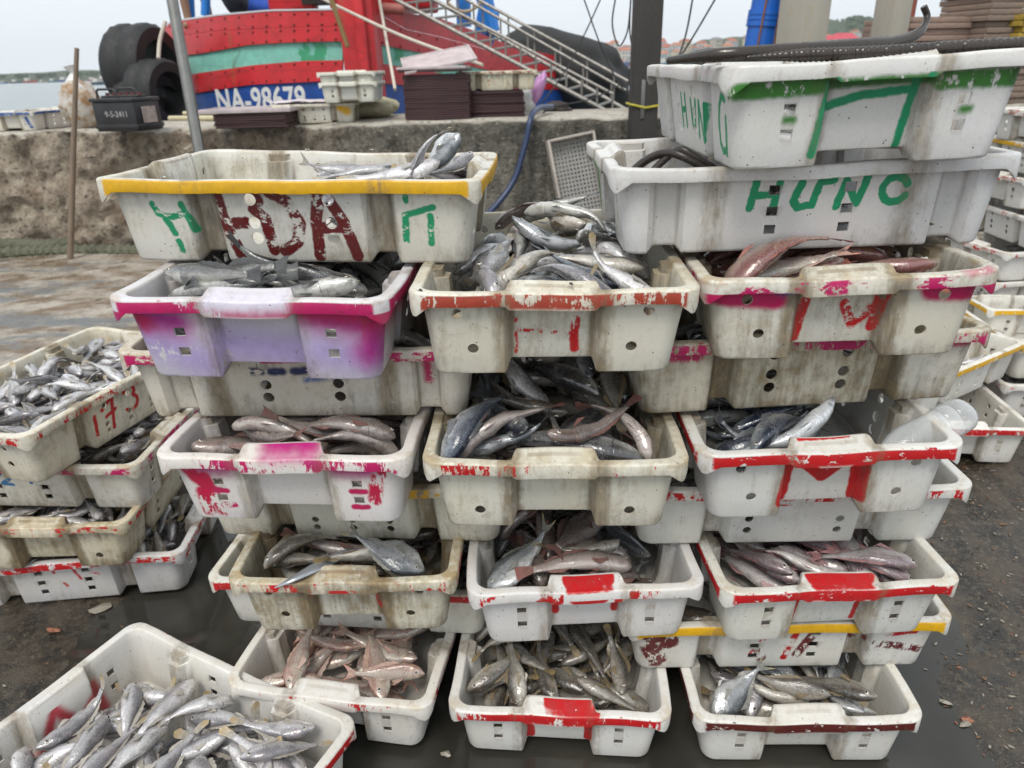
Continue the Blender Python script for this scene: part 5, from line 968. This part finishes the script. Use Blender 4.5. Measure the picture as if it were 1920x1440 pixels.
FM = {
 'silver': fish_mat('silver_croaker_skin', (.20,.19,.205), (.64,.62,.63), (.82,.80,.79), metal=.40, rough=.24, pink=(.52,.38,.36), pk=.3, mott=.30),
 'olive':  fish_mat('olive_croaker_skin', (.085,.075,.062), (.36,.33,.285), (.62,.58,.51), metal=.22, rough=.25, pink=(.40,.25,.16), pk=.3, mott=.45),
 'pinky':  fish_mat('threadfin_skin', (.38,.21,.20), (.62,.50,.46), (.78,.72,.66), yb=.07, metal=.28, rough=.28, pink=(.50,.17,.15), pk=.45, stripe=((.55,.50,.20), 230., .5), dark=.3, mott=.12),
 'violet': fish_mat('purple_bream_skin', (.24,.18,.205), (.60,.55,.56), (.74,.70,.67), yb=.06, metal=.32, rough=.28, pink=(.42,.16,.22), pk=.35, stripe=((.50,.46,.30), 230., .3), mott=.2),
 'trev':   fish_mat('trevally_skin', (.075,.09,.105), (.40,.42,.44), (.70,.71,.71), yb=.085, metal=.35, rough=.2, pink=(.3,.28,.25), pk=.1, scale_k=190, mott=.25),
 'mack':   fish_mat('mackerel_skin', (.018,.028,.052), (.29,.315,.34), (.66,.68,.70), yb=.03, metal=.35, rough=.18, pink=(.1,.1,.12), pk=.1, spots=((.03,.05,.10), 26, .6), scale_k=230, mott=.2),
 'dark':   fish_mat('dark_slender_skin', (.045,.045,.046), (.20,.20,.19), (.68,.67,.62), yb=.030, yl=-.008, metal=.2, rough=.17, pink=(.30,.20,.12), pk=.12, scale_k=260, dark=.15, mott=.2),
 'brown':  fish_mat('brown_pink_skin', (.105,.080,.070), (.31,.255,.23), (.56,.49,.45), yb=.05, metal=.16, rough=.24, pink=(.36,.16,.13), pk=.22, scale_k=220, mott=.3),
 'redsn':  fish_mat('red_snapper_skin', (.28,.11,.10), (.46,.30,.27), (.60,.52,.48), yb=.07, metal=.2, rough=.25, pink=(.50,.36,.12), pk=.35, mott=.2),
}
FIN = {'silver': fin_mat('fin_ochre', (.46,.42,.36), (.40,.30,.16)), 'olive': fin_mat('fin_olive', (.26,.20,.12), (.30,.22,.10)), 'pinky': fin_mat('fin_pink', (.62,.42,.34), (.60,.26,.20)),
       'violet': fin_mat('fin_violet', (.45,.24,.24), (.42,.18,.20)), 'trev': fin_mat('fin_grey', (.25,.25,.22), (.35,.28,.10)), 'mack': fin_mat('fin_dark', (.10,.11,.12), (.08,.08,.09)),
       'dark': fin_mat('fin_black', (.08,.08,.08), (.05,.05,.05)), 'brown': fin_mat('fin_brown', (.25,.13,.11), (.25,.10,.09)), 'redsn': fin_mat('fin_red', (.50,.20,.16), (.45,.15,.10))}
PROTO = {}
def protos(sp, mt):
    if (sp, mt) in PROTO: return PROTO[(sp, mt)]
    L_ = []
    for i, (k1, k2, ky) in enumerate([(.05,.1,.05), (.4,.3,.15), (-.5,-.3,-.15), (.2,1.0,.1), (-.25,-1.1,.15), (.85,.5,-.2), (-.95,-.1,.2), (.5,-.9,-.1)]):
        r = fish_mesh(sp+'_fish', sp, k1*.8, k2*.8, ky, 100+i*7+hash_s(sp), .4+.6*((i*37) % 10)/10)
        for q in (FM[mt], FIN[mt], eye_ring, pupil): r[0].materials.append(q)
        L_.append((*r[:5], k1+k2, r[5]))
    PROTO[(sp, mt)] = L_; return L_
LABELS = []
SHORT = {'silver':'silver croaker','olive':'olive croaker','pinky':'pink bream','violet':'purplish bream','trev':'steel grey fish','mack':'blue mackerel','redsn':'rosy snapper','brown':'brownish snapper','lizard':'dark slender fish','tilefish':'brownish pink fish','dark':'dark fish'}
CSH = {'G4':'the 173 crate','FG':'the foreground crate','G3':'crate below the 173 one','G2':'the yellowed crate','G1':'the puddle crate','L7':'the magenta sprayed crate','L5':'the magenta dripped crate','L3':'the dirtiest cream crate','L1':'the lowest left crate','M4':'the top middle crate','M3':'the second middle crate','M2':'the third middle crate','M1':'the lowest middle crate','R7':'the crate below HUNG','R5':'the bottle crate','R3':'the solid red rim crate','R1':'the lowest right crate','L8':'the HDA crate'}
def write_labels():
    seen = {}; short = lambda s: s if len(s.split()) < 17 else s.rsplit(',', 1)[0]
    for t in LABELS:
        base = '%s at %s of %s, %s' % t[2:]; seen.setdefault(base, []).append(t[0])
    for base, fs in seen.items():
        if len(fs) == 1: fs[0]['label'] = short(base); continue
        fs.sort(key=lambda o: -o.matrix_world.translation.z)
        for i, o in enumerate(fs): o['label'] = short(('topmost ', 'second highest ', 'third highest ')[min(i, 2)] + base if i < 3 else ('buried ', 'half hidden ', 'deeply buried ', 'overlapped ', 'wedged ', 'low lying ')[min(i-3, 5)] + base)
def hash_s(s): return sum(ord(c)*(i+3) for i, c in enumerate(s)) % 97
def rot3(yaw, pitch, roll):
    return np.array((Matrix.Rotation(yaw, 3, 'Z') @ Matrix.Rotation(pitch, 3, 'Y') @ Matrix.Rotation(roll, 3, 'X')))
CELL = .006; GX, GY = int(.60/CELL)+1, int(.40/CELL)+1
gxs = -.30 + np.arange(GX)*CELL; gys = -.20 + np.arange(GY)*CELL
XX, YY = np.meshgrid(gxs, gys, indexing='ij')
def cap_grid(key):
    M_ = np.array(crates[key].matrix_world); cap = np.full((GX, GY), 9.); z0 = M_[2,3]
    P = np.stack([XX, YY, np.full_like(XX, HC), np.ones_like(XX)], -1) @ M_.T
    for k2, o in crates.items():
        m = np.array(o.matrix_world)
        if k2 == key or m[2,3] < z0+.08 or m[2,3] > z0+.55: continue
        q = P @ np.linalg.inv(m).T; q_z = q[...,2]
        inside = (abs(q[...,0]) < .293) & (abs(q[...,1]) < .192)
        cz = HC - q_z - .004
        cap = np.where(inside, np.minimum(cap, cz), cap)
        inr = (abs(q[...,0]) < .320) & (abs(q[...,1]) < .220); cap = np.where(inr & ~inside, np.minimum(cap, cz+HC-.045), cap)
    return cap
def fill(key, mixs, n_fill, n_top, hmax, size, label, group, base=.05, yawf=None, cand=7, flat=False):
    """drops fish one by one on the height field of what already lies in the crate: each tilts to what is under it and rests on it"""
    o = crates[key]; MW = o.matrix_world.copy(); cap = cap_grid(key); hf = np.full((GX, GY), base)
    for sx in (-1, 1):
        for sy in (-1, 1):
            m = (abs(XX-sx*.146) < .024) & (sy*YY > .150); hf[m] = np.maximum(hf[m], .123)
    for s in (-1, 1):
        m = (abs(YY) < .066) & (s*XX > .262); hf[m] = np.maximum(hf[m], HC+.012)
    if key == 'L8': hf[XX < -.01] = 1.
    if key == 'R5': hf[(YY < -.085) & (XX < .16)] = 1.
    rr = random.Random(hash_s(key)+5); made = 0; tot = n_fill+n_top; REC = []; own = np.zeros((GX, GY), int)
    for i in range(tot):
        (sp, mt), L0 = rr.choices([q[:2] for q in mixs], [q[2] for q in mixs])[0]
        best = None
        for c in range(cand):
            pr = rr.choice(protos(sp, mt)); sc = L0*size*rr.uniform(.86, 1.12)*(max(.62, min(1, .13/L0)) if i < n_fill*.6 else 1)
            yaw = rr.uniform(-math.pi, math.pi) if yawf is None else yawf(rr)
            roll = rr.choice((0, math.pi)) + rr.gauss(0, .35) + (rr.choice((-1, 1))*rr.uniform(.6, 1.3) if rr.random() < .22 else 0)
            x = rr.uniform(-.25, .25); y = rr.uniform(-.155, .155)
            B = pr[1]*sc; B = B[::2]
            cs, sn = math.cos(yaw), math.sin(yaw)
            def hat(u):
                ix = int(round((x+cs*u*sc+.30)/CELL)); iy = int(round((y+sn*u*sc+.20)/CELL))
                if 0 <= ix < GX and 0 <= iy < GY: return hf[max(ix-1,0):ix+2, max(iy-1,0):iy+2].mean()
                return None
            h1, h2 = hat(.26), hat(-.28)
            if h1 is None or h2 is None: continue
            pitch = -math.atan2(h1-h2, .54*sc); pitch = max(-.34, min(.34, pitch))*.9
            Rm = rot3(yaw, pitch, roll); P = B @ Rm.T; P[:,0] += x; P[:,1] += y
            if (abs(P[:,0]).max() > .292) or (abs(P[:,1]).max() > .190): continue
            ix = np.rint((P[:,0]+.30)/CELL).astype(int); iy = np.rint((P[:,1]+.20)/CELL).astype(int)
            if ix.min() < 0 or iy.min() < 0 or ix.max() >= GX or iy.max() >= GY: continue
            dz = (hf[ix, iy]-P[:,2]).max() - .007
            zt = P[:,2]+dz
            lim = .279 + .016*min(max(dz/HC, 0), 1)
            low = zt < HC
            if low.any() and (abs(P[low,0]).max() > lim or abs(P[low,1]).max() > lim-.103): continue
            if (zt+.002 > cap[ix, iy]).any(): continue
            if zt.mean() > (hmax(x, y) if callable(hmax) else hmax): continue
            Q = (pr[6]*sc) @ Rm.T; Q[:,2] += dz; Q[:,0] += x; Q[:,1] += y; lq = Q[:,2] < HC+.002; lm2 = .281 + .014*np.clip(Q[lq,2]/HC, 0, 1)
            if lq.any() and ((abs(Q[lq,0]) > lm2).any() or (abs(Q[lq,1]) > lm2-.101).any()): continue
            score = zt.mean() + rr.random()*.004
            if best is None or score < best[0]: best = (score, pr, sc, Rm, x, y, dz, roll)
        if best is None: continue
        _, pr, sc, Rm, x, y, dz, roll = best
        P = (pr[1]*sc) @ Rm.T + np.array([x, y, dz]); ix = np.rint((P[:,0]+.30)/CELL).astype(int); iy = np.rint((P[:,1]+.20)/CELL).astype(int)
        REC.append((pr, sc, Rm, x, y, dz, sp, mt)); nid = len(REC)
        own[ix, iy] = np.where(P[:,2] >= hf[ix, iy]-.002, nid, own[ix, iy])
        for a in (-1, 0, 1):
            for b in (-1, 0, 1): np.maximum.at(hf, (np.clip(ix+a, 0, GX-1), np.clip(iy+b, 0, GY-1)), P[:,2] - (.0035 if (a or b) else 0))
    wgt = np.where(cap > 1, 2., .45); vis = np.bincount(own.ravel(), weights=wgt.ravel(), minlength=len(REC)+1)
    ALLREC.append((key, o, MW, REC, vis, n_top, group)); return 0
def build_heaps():
    sc_ = {}
    for key, o, MW, REC, vis, n_top, group in ALLREC:
        for nid, r in enumerate(REC, 1):
            if n_top and vis[nid] > 14: sc_.setdefault(r[6], []).append((vis[nid], key, nid))
    keep = set()
    for k, v in sc_.items(): v.sort(reverse=True); keep |= {(q[1], q[2]) for q in v[:285]}
    for A_ in ALLREC: build_heap(*A_, keep)
def build_heap(key, o, MW, REC, vis, n_top, group, keep):
    SV, SF, SM, SR, off = [], [], [], [], 0; mats = []; made = 0
    for nid, (pr, sc, Rm, x, y, dz, sp, mt) in enumerate(REC, 1):
        if (key, nid) in keep:
            f = bpy.data.objects.new(sp+'_fish', pr[0]); COL.objects.link(f)
            L4 = Matrix([[*(Rm[r]*sc), (x, y, dz)[r]] for r in range(3)] + [[0,0,0,1]])
            f.matrix_world = MW @ L4; wp = f.matrix_world.translation - MW @ Vector((0,0,.1)); hd = f.matrix_world.to_3x3() @ Vector((1,0,0)); hn = 'head ' + (('right' if hd.x > 0 else 'left') if abs(hd.x) > 1.3*abs(hd.y) else ('away' if hd.y > 0 else 'near') if abs(hd.y) > 1.3*abs(hd.x) else ('back ' if hd.y > 0 else 'front ')+('right' if hd.x > 0 else 'left')); ex = (.30, .20) if CR[key][0] == 'L' else (.20, .30); px_, py_ = wp.x/ex[0], wp.y/ex[1]; zone = ('front' if py_ < -.28 else 'back' if py_ > .28 else '') + (' ' if abs(py_) > .28 else '') + ('left' if px_ < -.28 else 'right' if px_ > .28 else 'middle')
            bent = 'bent' if abs(pr[5]) > .25 else 'straight'; LABELS.append((f, bent, SHORT[sp if mt in ('dark','brown') and sp in ('lizard','tilefish') else mt], zone, CSH[key], hn)); tag(f, None, 'fish', group); made += 1
        else:
            V = pr[0]; a = np.empty(len(V.vertices)*3); V.vertices.foreach_get('co', a); a = a.reshape(-1, 3)
            SV.append((a*sc) @ Rm.T + np.array([x, y, dz])); SR.append(pr[2])
            mo = {}
            for j, q in enumerate(V.materials):
                if q not in mats: mats.append(q)
                mo[j] = mats.index(q)
            SF += [tuple(v+off for v in f_) for f_ in pr[3]]; SM += [mo[q] for q in pr[4]]; off += len(a)
    if SV:
        me = bpy.data.meshes.new('fish_heap'); me.from_pydata(np.concatenate(SV).tolist(), [], SF)
        me.polygons.foreach_set('material_index', SM); me.polygons.foreach_set('use_smooth', [True]*len(SF))
        at = me.attributes.new('rest', 'FLOAT_VECTOR', 'POINT'); at.data.foreach_set('vector', np.concatenate(SR).ravel())
        for q in mats: me.materials.append(q)
        h = link('fish_heap', me); h.matrix_world = MW
        tag(h, 'buried fish under the pile in the ' + o['label'].split(',')[0], 'fish heap', kind='stuff')
    return made
cro, thr, tre, mac, liz, til, sna = 'croaker', 'threadfin', 'trevally', 'mackerel', 'lizard', 'tilefish', 'snapper'
counts = {}; ALLREC = []
SZ = {'G4': .92, 'FG': .92, 'G3': .95, 'G2': .95, 'G1': .95, 'L7': .74, 'M3': .80, 'M1': .84}
def go_fill(key, mixs, nf, nt, hm, size, *a, **k):
    if nt: nf, nt = 55, 75
    counts[key] = fill(key, mixs, nf, nt, hm, size*SZ.get(key, .80), *a, **k)
along = lambda c, s: (lambda rr: rr.choice((0, math.pi)) + rr.gauss(c, s))
go_fill('G4', [((cro,'silver'),.165,1)], 70, 75, .145, 1, 'small silver fish heaped in the tilted cream crate numbered 173', 'small silver fish in the crate numbered 173', cand=10)
go_fill('FG', [((cro,'silver'),.200,1)], 40, 62, lambda x, y: .108+.06*max(x+.15, 0), 1, 'silver croaker with pale belly in the foreground crate marked M', 'silver croakers in the foreground crate', cand=10)
go_fill('G3', [((cro,'olive'),.165,1), ((cro,'silver'),.16,1)], 40, 20, .15, 1, 'dull fish showing in the gap below the crate numbered 173', 'fish in the crate with blue digits')
go_fill('G2', [((cro,'silver'),.165,1)], 40, 20, .15, 1, 'silvery fish peeking over the rim of the yellowed brown stained crate', 'fish in the yellowed crate')
go_fill('G1', [((cro,'olive'),.17,1), ((cro,'silver'),.17,1)], 40, 18, .14, 1, 'grey fish at the corner of the crate standing in the puddle', 'fish in the puddle crate')
go_fill('L7', [((liz,'dark'),.33,1)], 26, 18, lambda x, y: .150, 1, 'long dark backed fish with white belly in the magenta sprayed crate', 'long dark fish in the magenta crate', yawf=along(math.pi/2, .6), cand=12)
go_fill('L5', [((til,'brown'),.26,1)], 34, 18, .15, 1, 'brownish pink round headed fish in the crate with magenta paint runs', 'brownish pink fish in the left stack', yawf=along(math.pi/2, .55), cand=12)
go_fill('L3', [((tre,'trev'),.23,1), ((cro,'olive'),.24,1.2), ((til,'brown'),.25,.5)], 26, 18, .15, 1, {'trev': 'round steel blue fish in the very dirty cream crate', 'olive': 'olive grey fish in the very dirty cream crate', 'brown': 'reddish slender fish in the very dirty cream crate'}, 'mixed fish in the very dirty cream crate', cand=12)
go_fill('L1', [((thr,'pinky'),.24,1)], 24, 32, .14, 1, 'pink fish with yellow streaks in the white crate on the ground behind the foreground crate', 'pink and yellow fish', cand=10)
go_fill('M4', [((tre,'trev'),.22,.6), ((cro,'silver'),.27,1.8), ((mac,'mack'),.30,.35), ((til,'brown'),.25,.25), ((liz,'dark'),.30,.4), ((cro,'olive'),.26,.7)], 30, 34, lambda x, y: .130+(.34*max(-y, 0)*(x > 0) + .10*max(x, 0)*(y < .05)), 1, {'trev': 'flat silvery deep bodied fish in the top crate of the middle stack', 'silver': 'plump silver fish in the top crate of the middle stack', 'mack': 'blue backed mackerel in the top crate of the middle stack', 'brown': 'brown fish in the top crate of the middle stack', 'dark': 'long dark fish in the top crate of the middle stack'}, 'mixed fish in the top middle crate', cand=12)
go_fill('M3', [((cro,'olive'),.26,1), ((til,'brown'),.26,1), ((liz,'dark'),.42,1), ((mac,'mack'),.32,.5), ((cro,'silver'),.28,.5)], 50, 40, lambda x, y: .165+.34*max(x+.14, 0), 1, {'olive': 'olive grey croaker below the top crate of the middle stack', 'brown': 'brownish pink fish below the top crate of the middle stack', 'dark': 'long dark glossy fish below the top crate of the middle stack', 'mack': 'blue backed mackerel below the top crate of the middle stack', 'silver': 'large silver fish below the top crate of the middle stack'}, 'mixed fish in the second middle crate', cand=14)
go_fill('M2', [((sna,'brown'),.29,1), ((tre,'trev'),.25,.5), ((cro,'olive'),.26,.8), ((til,'brown'),.28,.6)], 34, 28, lambda x, y: .145+.30*max(x+.12, 0), 1, {'brown': 'dark reddish brown fish in the clean white crate with red handle tab', 'trev': 'grey deep bodied fish in the clean white crate with red handle tab', 'olive': 'olive fish in the clean white crate with red handle tab'}, 'dark fish in the clean white crate', cand=12)
go_fill('M1', [((cro,'olive'),.20,1)], 50, 52, lambda x, y: .125+.16*max(x+.1, 0), 1, 'olive grey croaker in the crate with bright red rim on the ground', 'olive croakers in the lowest middle crate', cand=12)
go_fill('R7', [((sna,'redsn'),.28,1), ((thr,'pinky'),.26,.7)], 30, 14, .15, 1, {'redsn': 'rosy snapper with orange tint under the crate lettered HUNG', 'pinky': 'pink fish with yellow streaks under the crate lettered HUNG'}, 'rosy fish under the HUNG crate', yawf=along(math.pi/2, .35), cand=12)
go_fill('R5', [((mac,'mack'),.29,1), ((liz,'dark'),.30,.3)], 34, 18, .15, 1, {'mack': 'blue backed mackerel in the crate lettered with a large red M', 'dark': 'dark slender fish in the crate lettered with a large red M'}, 'mackerel in the red M crate', cand=12)
go_fill('R3', [((thr,'violet'),.25,1)], 28, 18, .13, 1, 'purple backed silver bream in the crate with solid red rim', 'purple backed bream', yawf=along(-2.5, .35), cand=12)
go_fill('R1', [((cro,'olive'),.22,1), ((mac,'trev'),.24,.4), ((tre,'trev'),.19,.3), ((cro,'silver'),.22,.5)], 30, 34, .135, 1, {'olive': 'olive backed fish in the maroon rimmed crate on the ground', 'trev': 'bluish silver fish in the maroon rimmed crate on the ground', 'silver': 'silver fish in the maroon rimmed crate on the ground'}, 'fish in the maroon rimmed crate', cand=12)
for kk in BGK:
    if kk in ('B%d' % i for i in (27, 29, 30, 32, 34, 35)): CR[kk] = ('L',); go_fill(kk, [((cro,'silver'),.15,1)], 60, 0, .14, 1, '', '', cand=5)
for kk in ('L6', 'L4', 'L2', 'R6', 'R4', 'R2', 'R8'):
    go_fill(kk, [((cro,'olive'),.24,1), ((liz,'dark'),.3,1)], 14, 0, .12, 1, '', '', base=.03)
go_fill('R9', [((liz,'dark'),.3,1)], 14, 0, .11, 1, '', '', base=.04)

def hero(sp, mt, var, L_, loc, yaw, pitch, roll, label):
    pr = protos(sp, mt)[var]; f = bpy.data.objects.new(sp+'_fish', pr[0]); COL.objects.link(f)
    f.matrix_world = Matrix.Translation(loc) @ Matrix.Rotation(yaw, 4, 'Z') @ Matrix.Rotation(pitch, 4, 'Y') @ Matrix.Rotation(roll, 4, 'X') @ Matrix.Scale(L_, 4)
    return tag(f, label, 'fish')
# the few fish in the yellow rimmed crate
z8 = .9659
go_fill('L8', [((cro,'silver'),.22,1), ((liz,'silver'),.26,.6)], 30, 30, .105, 1, '', 'silver fish in the HDA crate', cand=10)
build_heaps(); write_labels()
h8 = 'at the right end of the HDA crate'
hero(tre, 'trev', 0, .125, (-.122, 1.30, z8+.148), 2.9, -2.35, 1.2, 'grey fish standing with its head up '+h8)
hero(mac, 'silver', 3, .17, (-.150, 1.275, z8+.150), 3.5, 1.05, .4, 'silver fish with forked tail sticking up '+h8)
hero(cro, 'silver', 1, .18, (-.20, 1.27, z8+.126), .1, -.05, .3, 'silver fish lying flat against the rim '+h8)
hero(mac, 'silver', 4, .15, (-.315, 1.36, z8+.128), .2, .12, .9, 'small fish with forked tail raised, leftmost '+h8)
hero(liz, 'silver', 2, .20, (-.25, 1.32, z8+.128), .3, .0, .2, 'slender pale fish with raised tail, furthest left '+h8)
hero(cro, 'silver', 2, .15, (-.105, 1.35, z8+.125), .9, -.1, 3.3, 'white bellied fish beside the corner block '+h8)
hero(mac, 'trev', 1, .25, (-.20, 1.38, z8+.075), -.2, 0, 0, 'bluish fish lowest '+h8)
# ------ slender eels on the highest crate
eelm = plain('eel_skin', (.045,.036,.030), .22, .1, .5, 20, .15, (.015,.012,.01), .5)
P_ = [atY(1255,108,1.12)+Vector((0,.0,-.004)), atY(1340,104,1.05), atY(1450,99,1.045), atY(1530,95,1.05), atY(1610,88,1.07), atY(1680,80,1.10), atY(1722,62,1.12), atY(1738,34,1.14), atY(1732,12,1.14)]
n_ = len(curve_pts(P_, 8)); e = tube_obj('eel', P_, [.0035+.0085*math.sin(math.pi*min(i/n_*1.15+.05, .97))**.8 for i in range(n_)], eelm, seg=10)
tag(e, 'dark brown eel with its end curling up over the rim of the highest crate', 'eel')
fin_e = None
def ridged(name, pts, rad, mat_, nr, lab):
    C_ = curve_pts(pts, 40); bm = bmesh.new(); n = len(C_); add_tube(bm, C_, [rad*(.82+.28*abs(math.sin(math.pi*nr*i/n)))*min(1, .3+i/n*4) for i in range(n)], 10)
    return tag(link(name, from_bm(name, bm, 60), None, mat_), lab, 'fish')
ridged('ridged_fish', [atY(1400,108,1.03), atY(1520,103,1.03), atY(1650,98,1.035), atY(1800,88,1.045), atY(1960,80,1.05), atY(2080,76,1.06)], .0085, eelm, 62, 'long dark ridged fish lying straight along the rim of the highest crate')
for (xa, ya, xb, yb, Yy, lab) in ((1290, 112, 1345, 92, 1.12, 'pointed dark tail standing up at the left end of the highest crate'), (1300, 114, 1352, 98, 1.08, 'second small dark tail lying over the left end of the highest crate')):
    a, b = atY(xa, ya, Yy), atY(xb, yb, Yy+.05); bm = bmesh.new(); mid = (a+b)/2
    add_tube(bm, [a, a.lerp(b,.3), a.lerp(b,.7), b], [.004, .009, .007, .0015], 8); tag(link('fish_tail', from_bm('fish_tail', bm, 50), None, eelm), lab, 'fish')
z8r = .9781
for i, (px, py, px2, py2) in enumerate(((1205, 305, 1290, 298), (1245, 300, 1300, 292))):
    a = atY(px, py, 1.20-.02*i); b = atY(px2, py2, 1.16); m_ = (a+b)/2+Vector((0,0,.012)); e = tube_obj('eel', [a-Vector((.03,0,.03)), a, m_, b, b+Vector((.05,0,-.03))], .007-.001*i, eelm, seg=10)
    tag(e, ('thick' if i == 0 else 'thin')+' grey eel arching over the rim of the crate lettered HUNG', 'eel')
# silver ribbonfish
rib = plain('ribbonfish_skin', (.42,.44,.47), .2, .5, .35, 14, .1, (.10,.10,.12), .5)
def ribbonfish(pts, h, w, lab):
    C_ = curve_pts(pts, 8); n = len(C_); bm = bmesh.new(); rings = []
    for i, p in enumerate(C_):
        t = (C_[min(i+1, n-1)]-C_[max(i-1, 0)]).normalized(); s_ = t.cross(Vector((0,0,1))).normalized(); u = s_.cross(t); f = min(1, .25+2.5*i/n)*min(1, .06+2.2*(1-i/n))
        rings.append([bm.verts.new(p + s_*math.cos(a)*h*f + u*math.sin(a)*w*f) for a in [2*math.pi*k/10 for k in range(10)]])
    for i in range(n-1):
        for k in range(10): bm.faces.new((rings[i][k], rings[i][(k+1)%10], rings[i+1][(k+1)%10], rings[i+1][k]))
    bm.faces.new(rings[0][::-1]); bm.faces.new(rings[-1])
    return tag(link('ribbonfish', from_bm('ribbonfish', bm, 60), None, rib), lab, 'fish')
ribbonfish([atY(735,1025,1.20), atY(690,1030,1.16), atY(640,1042,1.11), atY(590,1065,1.065), atY(545,1088,1.035), atY(515,1102,1.028)], .013, .007, 'long thin silver ribbonfish trailing its tail over the very dirty cream crate')
# flies
flym = plain('fly_black', (.012,.012,.012), .4, 0, 0, 5, 0, dirt_amt=0)
def fly(key, lx, ly, lz, lab):
    o = empty('fly'); o.matrix_world = crates[key].matrix_world @ Matrix.Translation((lx, ly, lz)) @ Matrix.Rotation(lx*50, 4, 'Z'); tag(o, lab, 'fly', 'flies on the crates')
    bm = bmesh.new(); add_tube(bm, [(-.004,0,.002),(-.002,0,.0028),(.0015,0,.003),(.004,0,.0022)], [.0008,.0017,.0016,.0010], 8); link('body', from_bm('body', bm, 60), o, flym)
    for s in (-1, 1):
        bm = bmesh.new(); bm.faces.new([bm.verts.new(v) for v in ((.001,s*.001,.0042),(-.006,s*.001,.003),(-.007,s*.004,.003),(-.003,s*.004,.0042))]); link('wing', from_bm('wing', bm), o, eye_ring)
for k_, lx, ly, lz, lab in (('L8', -.01, .211, .139, 'fly on the back rim of the HDA crate left of the fish'), ('L8', .045, .207, .139, 'fly on the back rim of the HDA crate closest to the fish tail'), ('L8', -.09, .209, .139, 'fly on the back rim of the HDA crate, leftmost'), ('L8', -.2, -.205, .139, 'fly on the yellow rim of the HDA crate near its left corner'), ('M4', -.30, .19, .139, 'fly on the brick red rim corner of the top middle crate'), ('M4', -.303, -.03, .145, 'fly on the handle tab of the top middle crate')):
    fly(k_, lx, ly, lz, lab)
# clear plastic bottle
def bot_fn(g):
    n = g.noise(g.obj(), 40, 4, .7); lw = g.n('ShaderNodeLayerWeight'); lw.inputs[0].default_value = .35
    return {'Base Color': (.80,.83,.84,1), 'Roughness': .05, 'Alpha': g.m('ADD', .16, g.m('MULTIPLY', lw.outputs[1], .55)), 'Specular IOR Level': .9, 'Coat Weight': 1., 'Coat Roughness': .03, 'Normal': g.bump(n, .9, .004)}
bm = bmesh.new(); prof = [(0,.0),(.003,.026),(.010,.031),(.03,.0315),(.034,.029),(.038,.0315),(.055,.0315),(.059,.029),(.063,.0315),(.10,.031),(.125,.031),(.15,.026),(.172,.017),(.185,.0135),(.20,.0135),(.203,.0155),(.206,.0135),(.215,.013)]
rg = [[bm.verts.new((max(r,.0005)*(1+.05*math.sin(3*a+z*60))*math.cos(a), max(r,.0005)*(1+.05*math.cos(2*a+z*50))*math.sin(a), z)) for a in [2*math.pi*k/24 for k in range(24)]] for z, r in prof]
for i in range(len(rg)-1):
    for k in range(24): bm.faces.new((rg[i][k], rg[i][(k+1)%24], rg[i+1][(k+1)%24], rg[i+1][k]))
bt = link('plastic_bottle', from_bm('plastic_bottle', bm, 60), None, mat('clear_plastic', bot_fn))
md = bt.modifiers.new('s', 'SOLIDIFY'); md.thickness = .0006
base_, tip_ = atY(1812, 772, 1.10), atY(1690, 836, 1.06); dv = (tip_-base_).normalized()
bt.matrix_world = Matrix.Translation(base_) @ dv.to_track_quat('Z', 'Y').to_matrix().to_4x4()
tag(bt, 'empty clear plastic bottle sticking out of the crate lettered with a large red M', 'bottle')
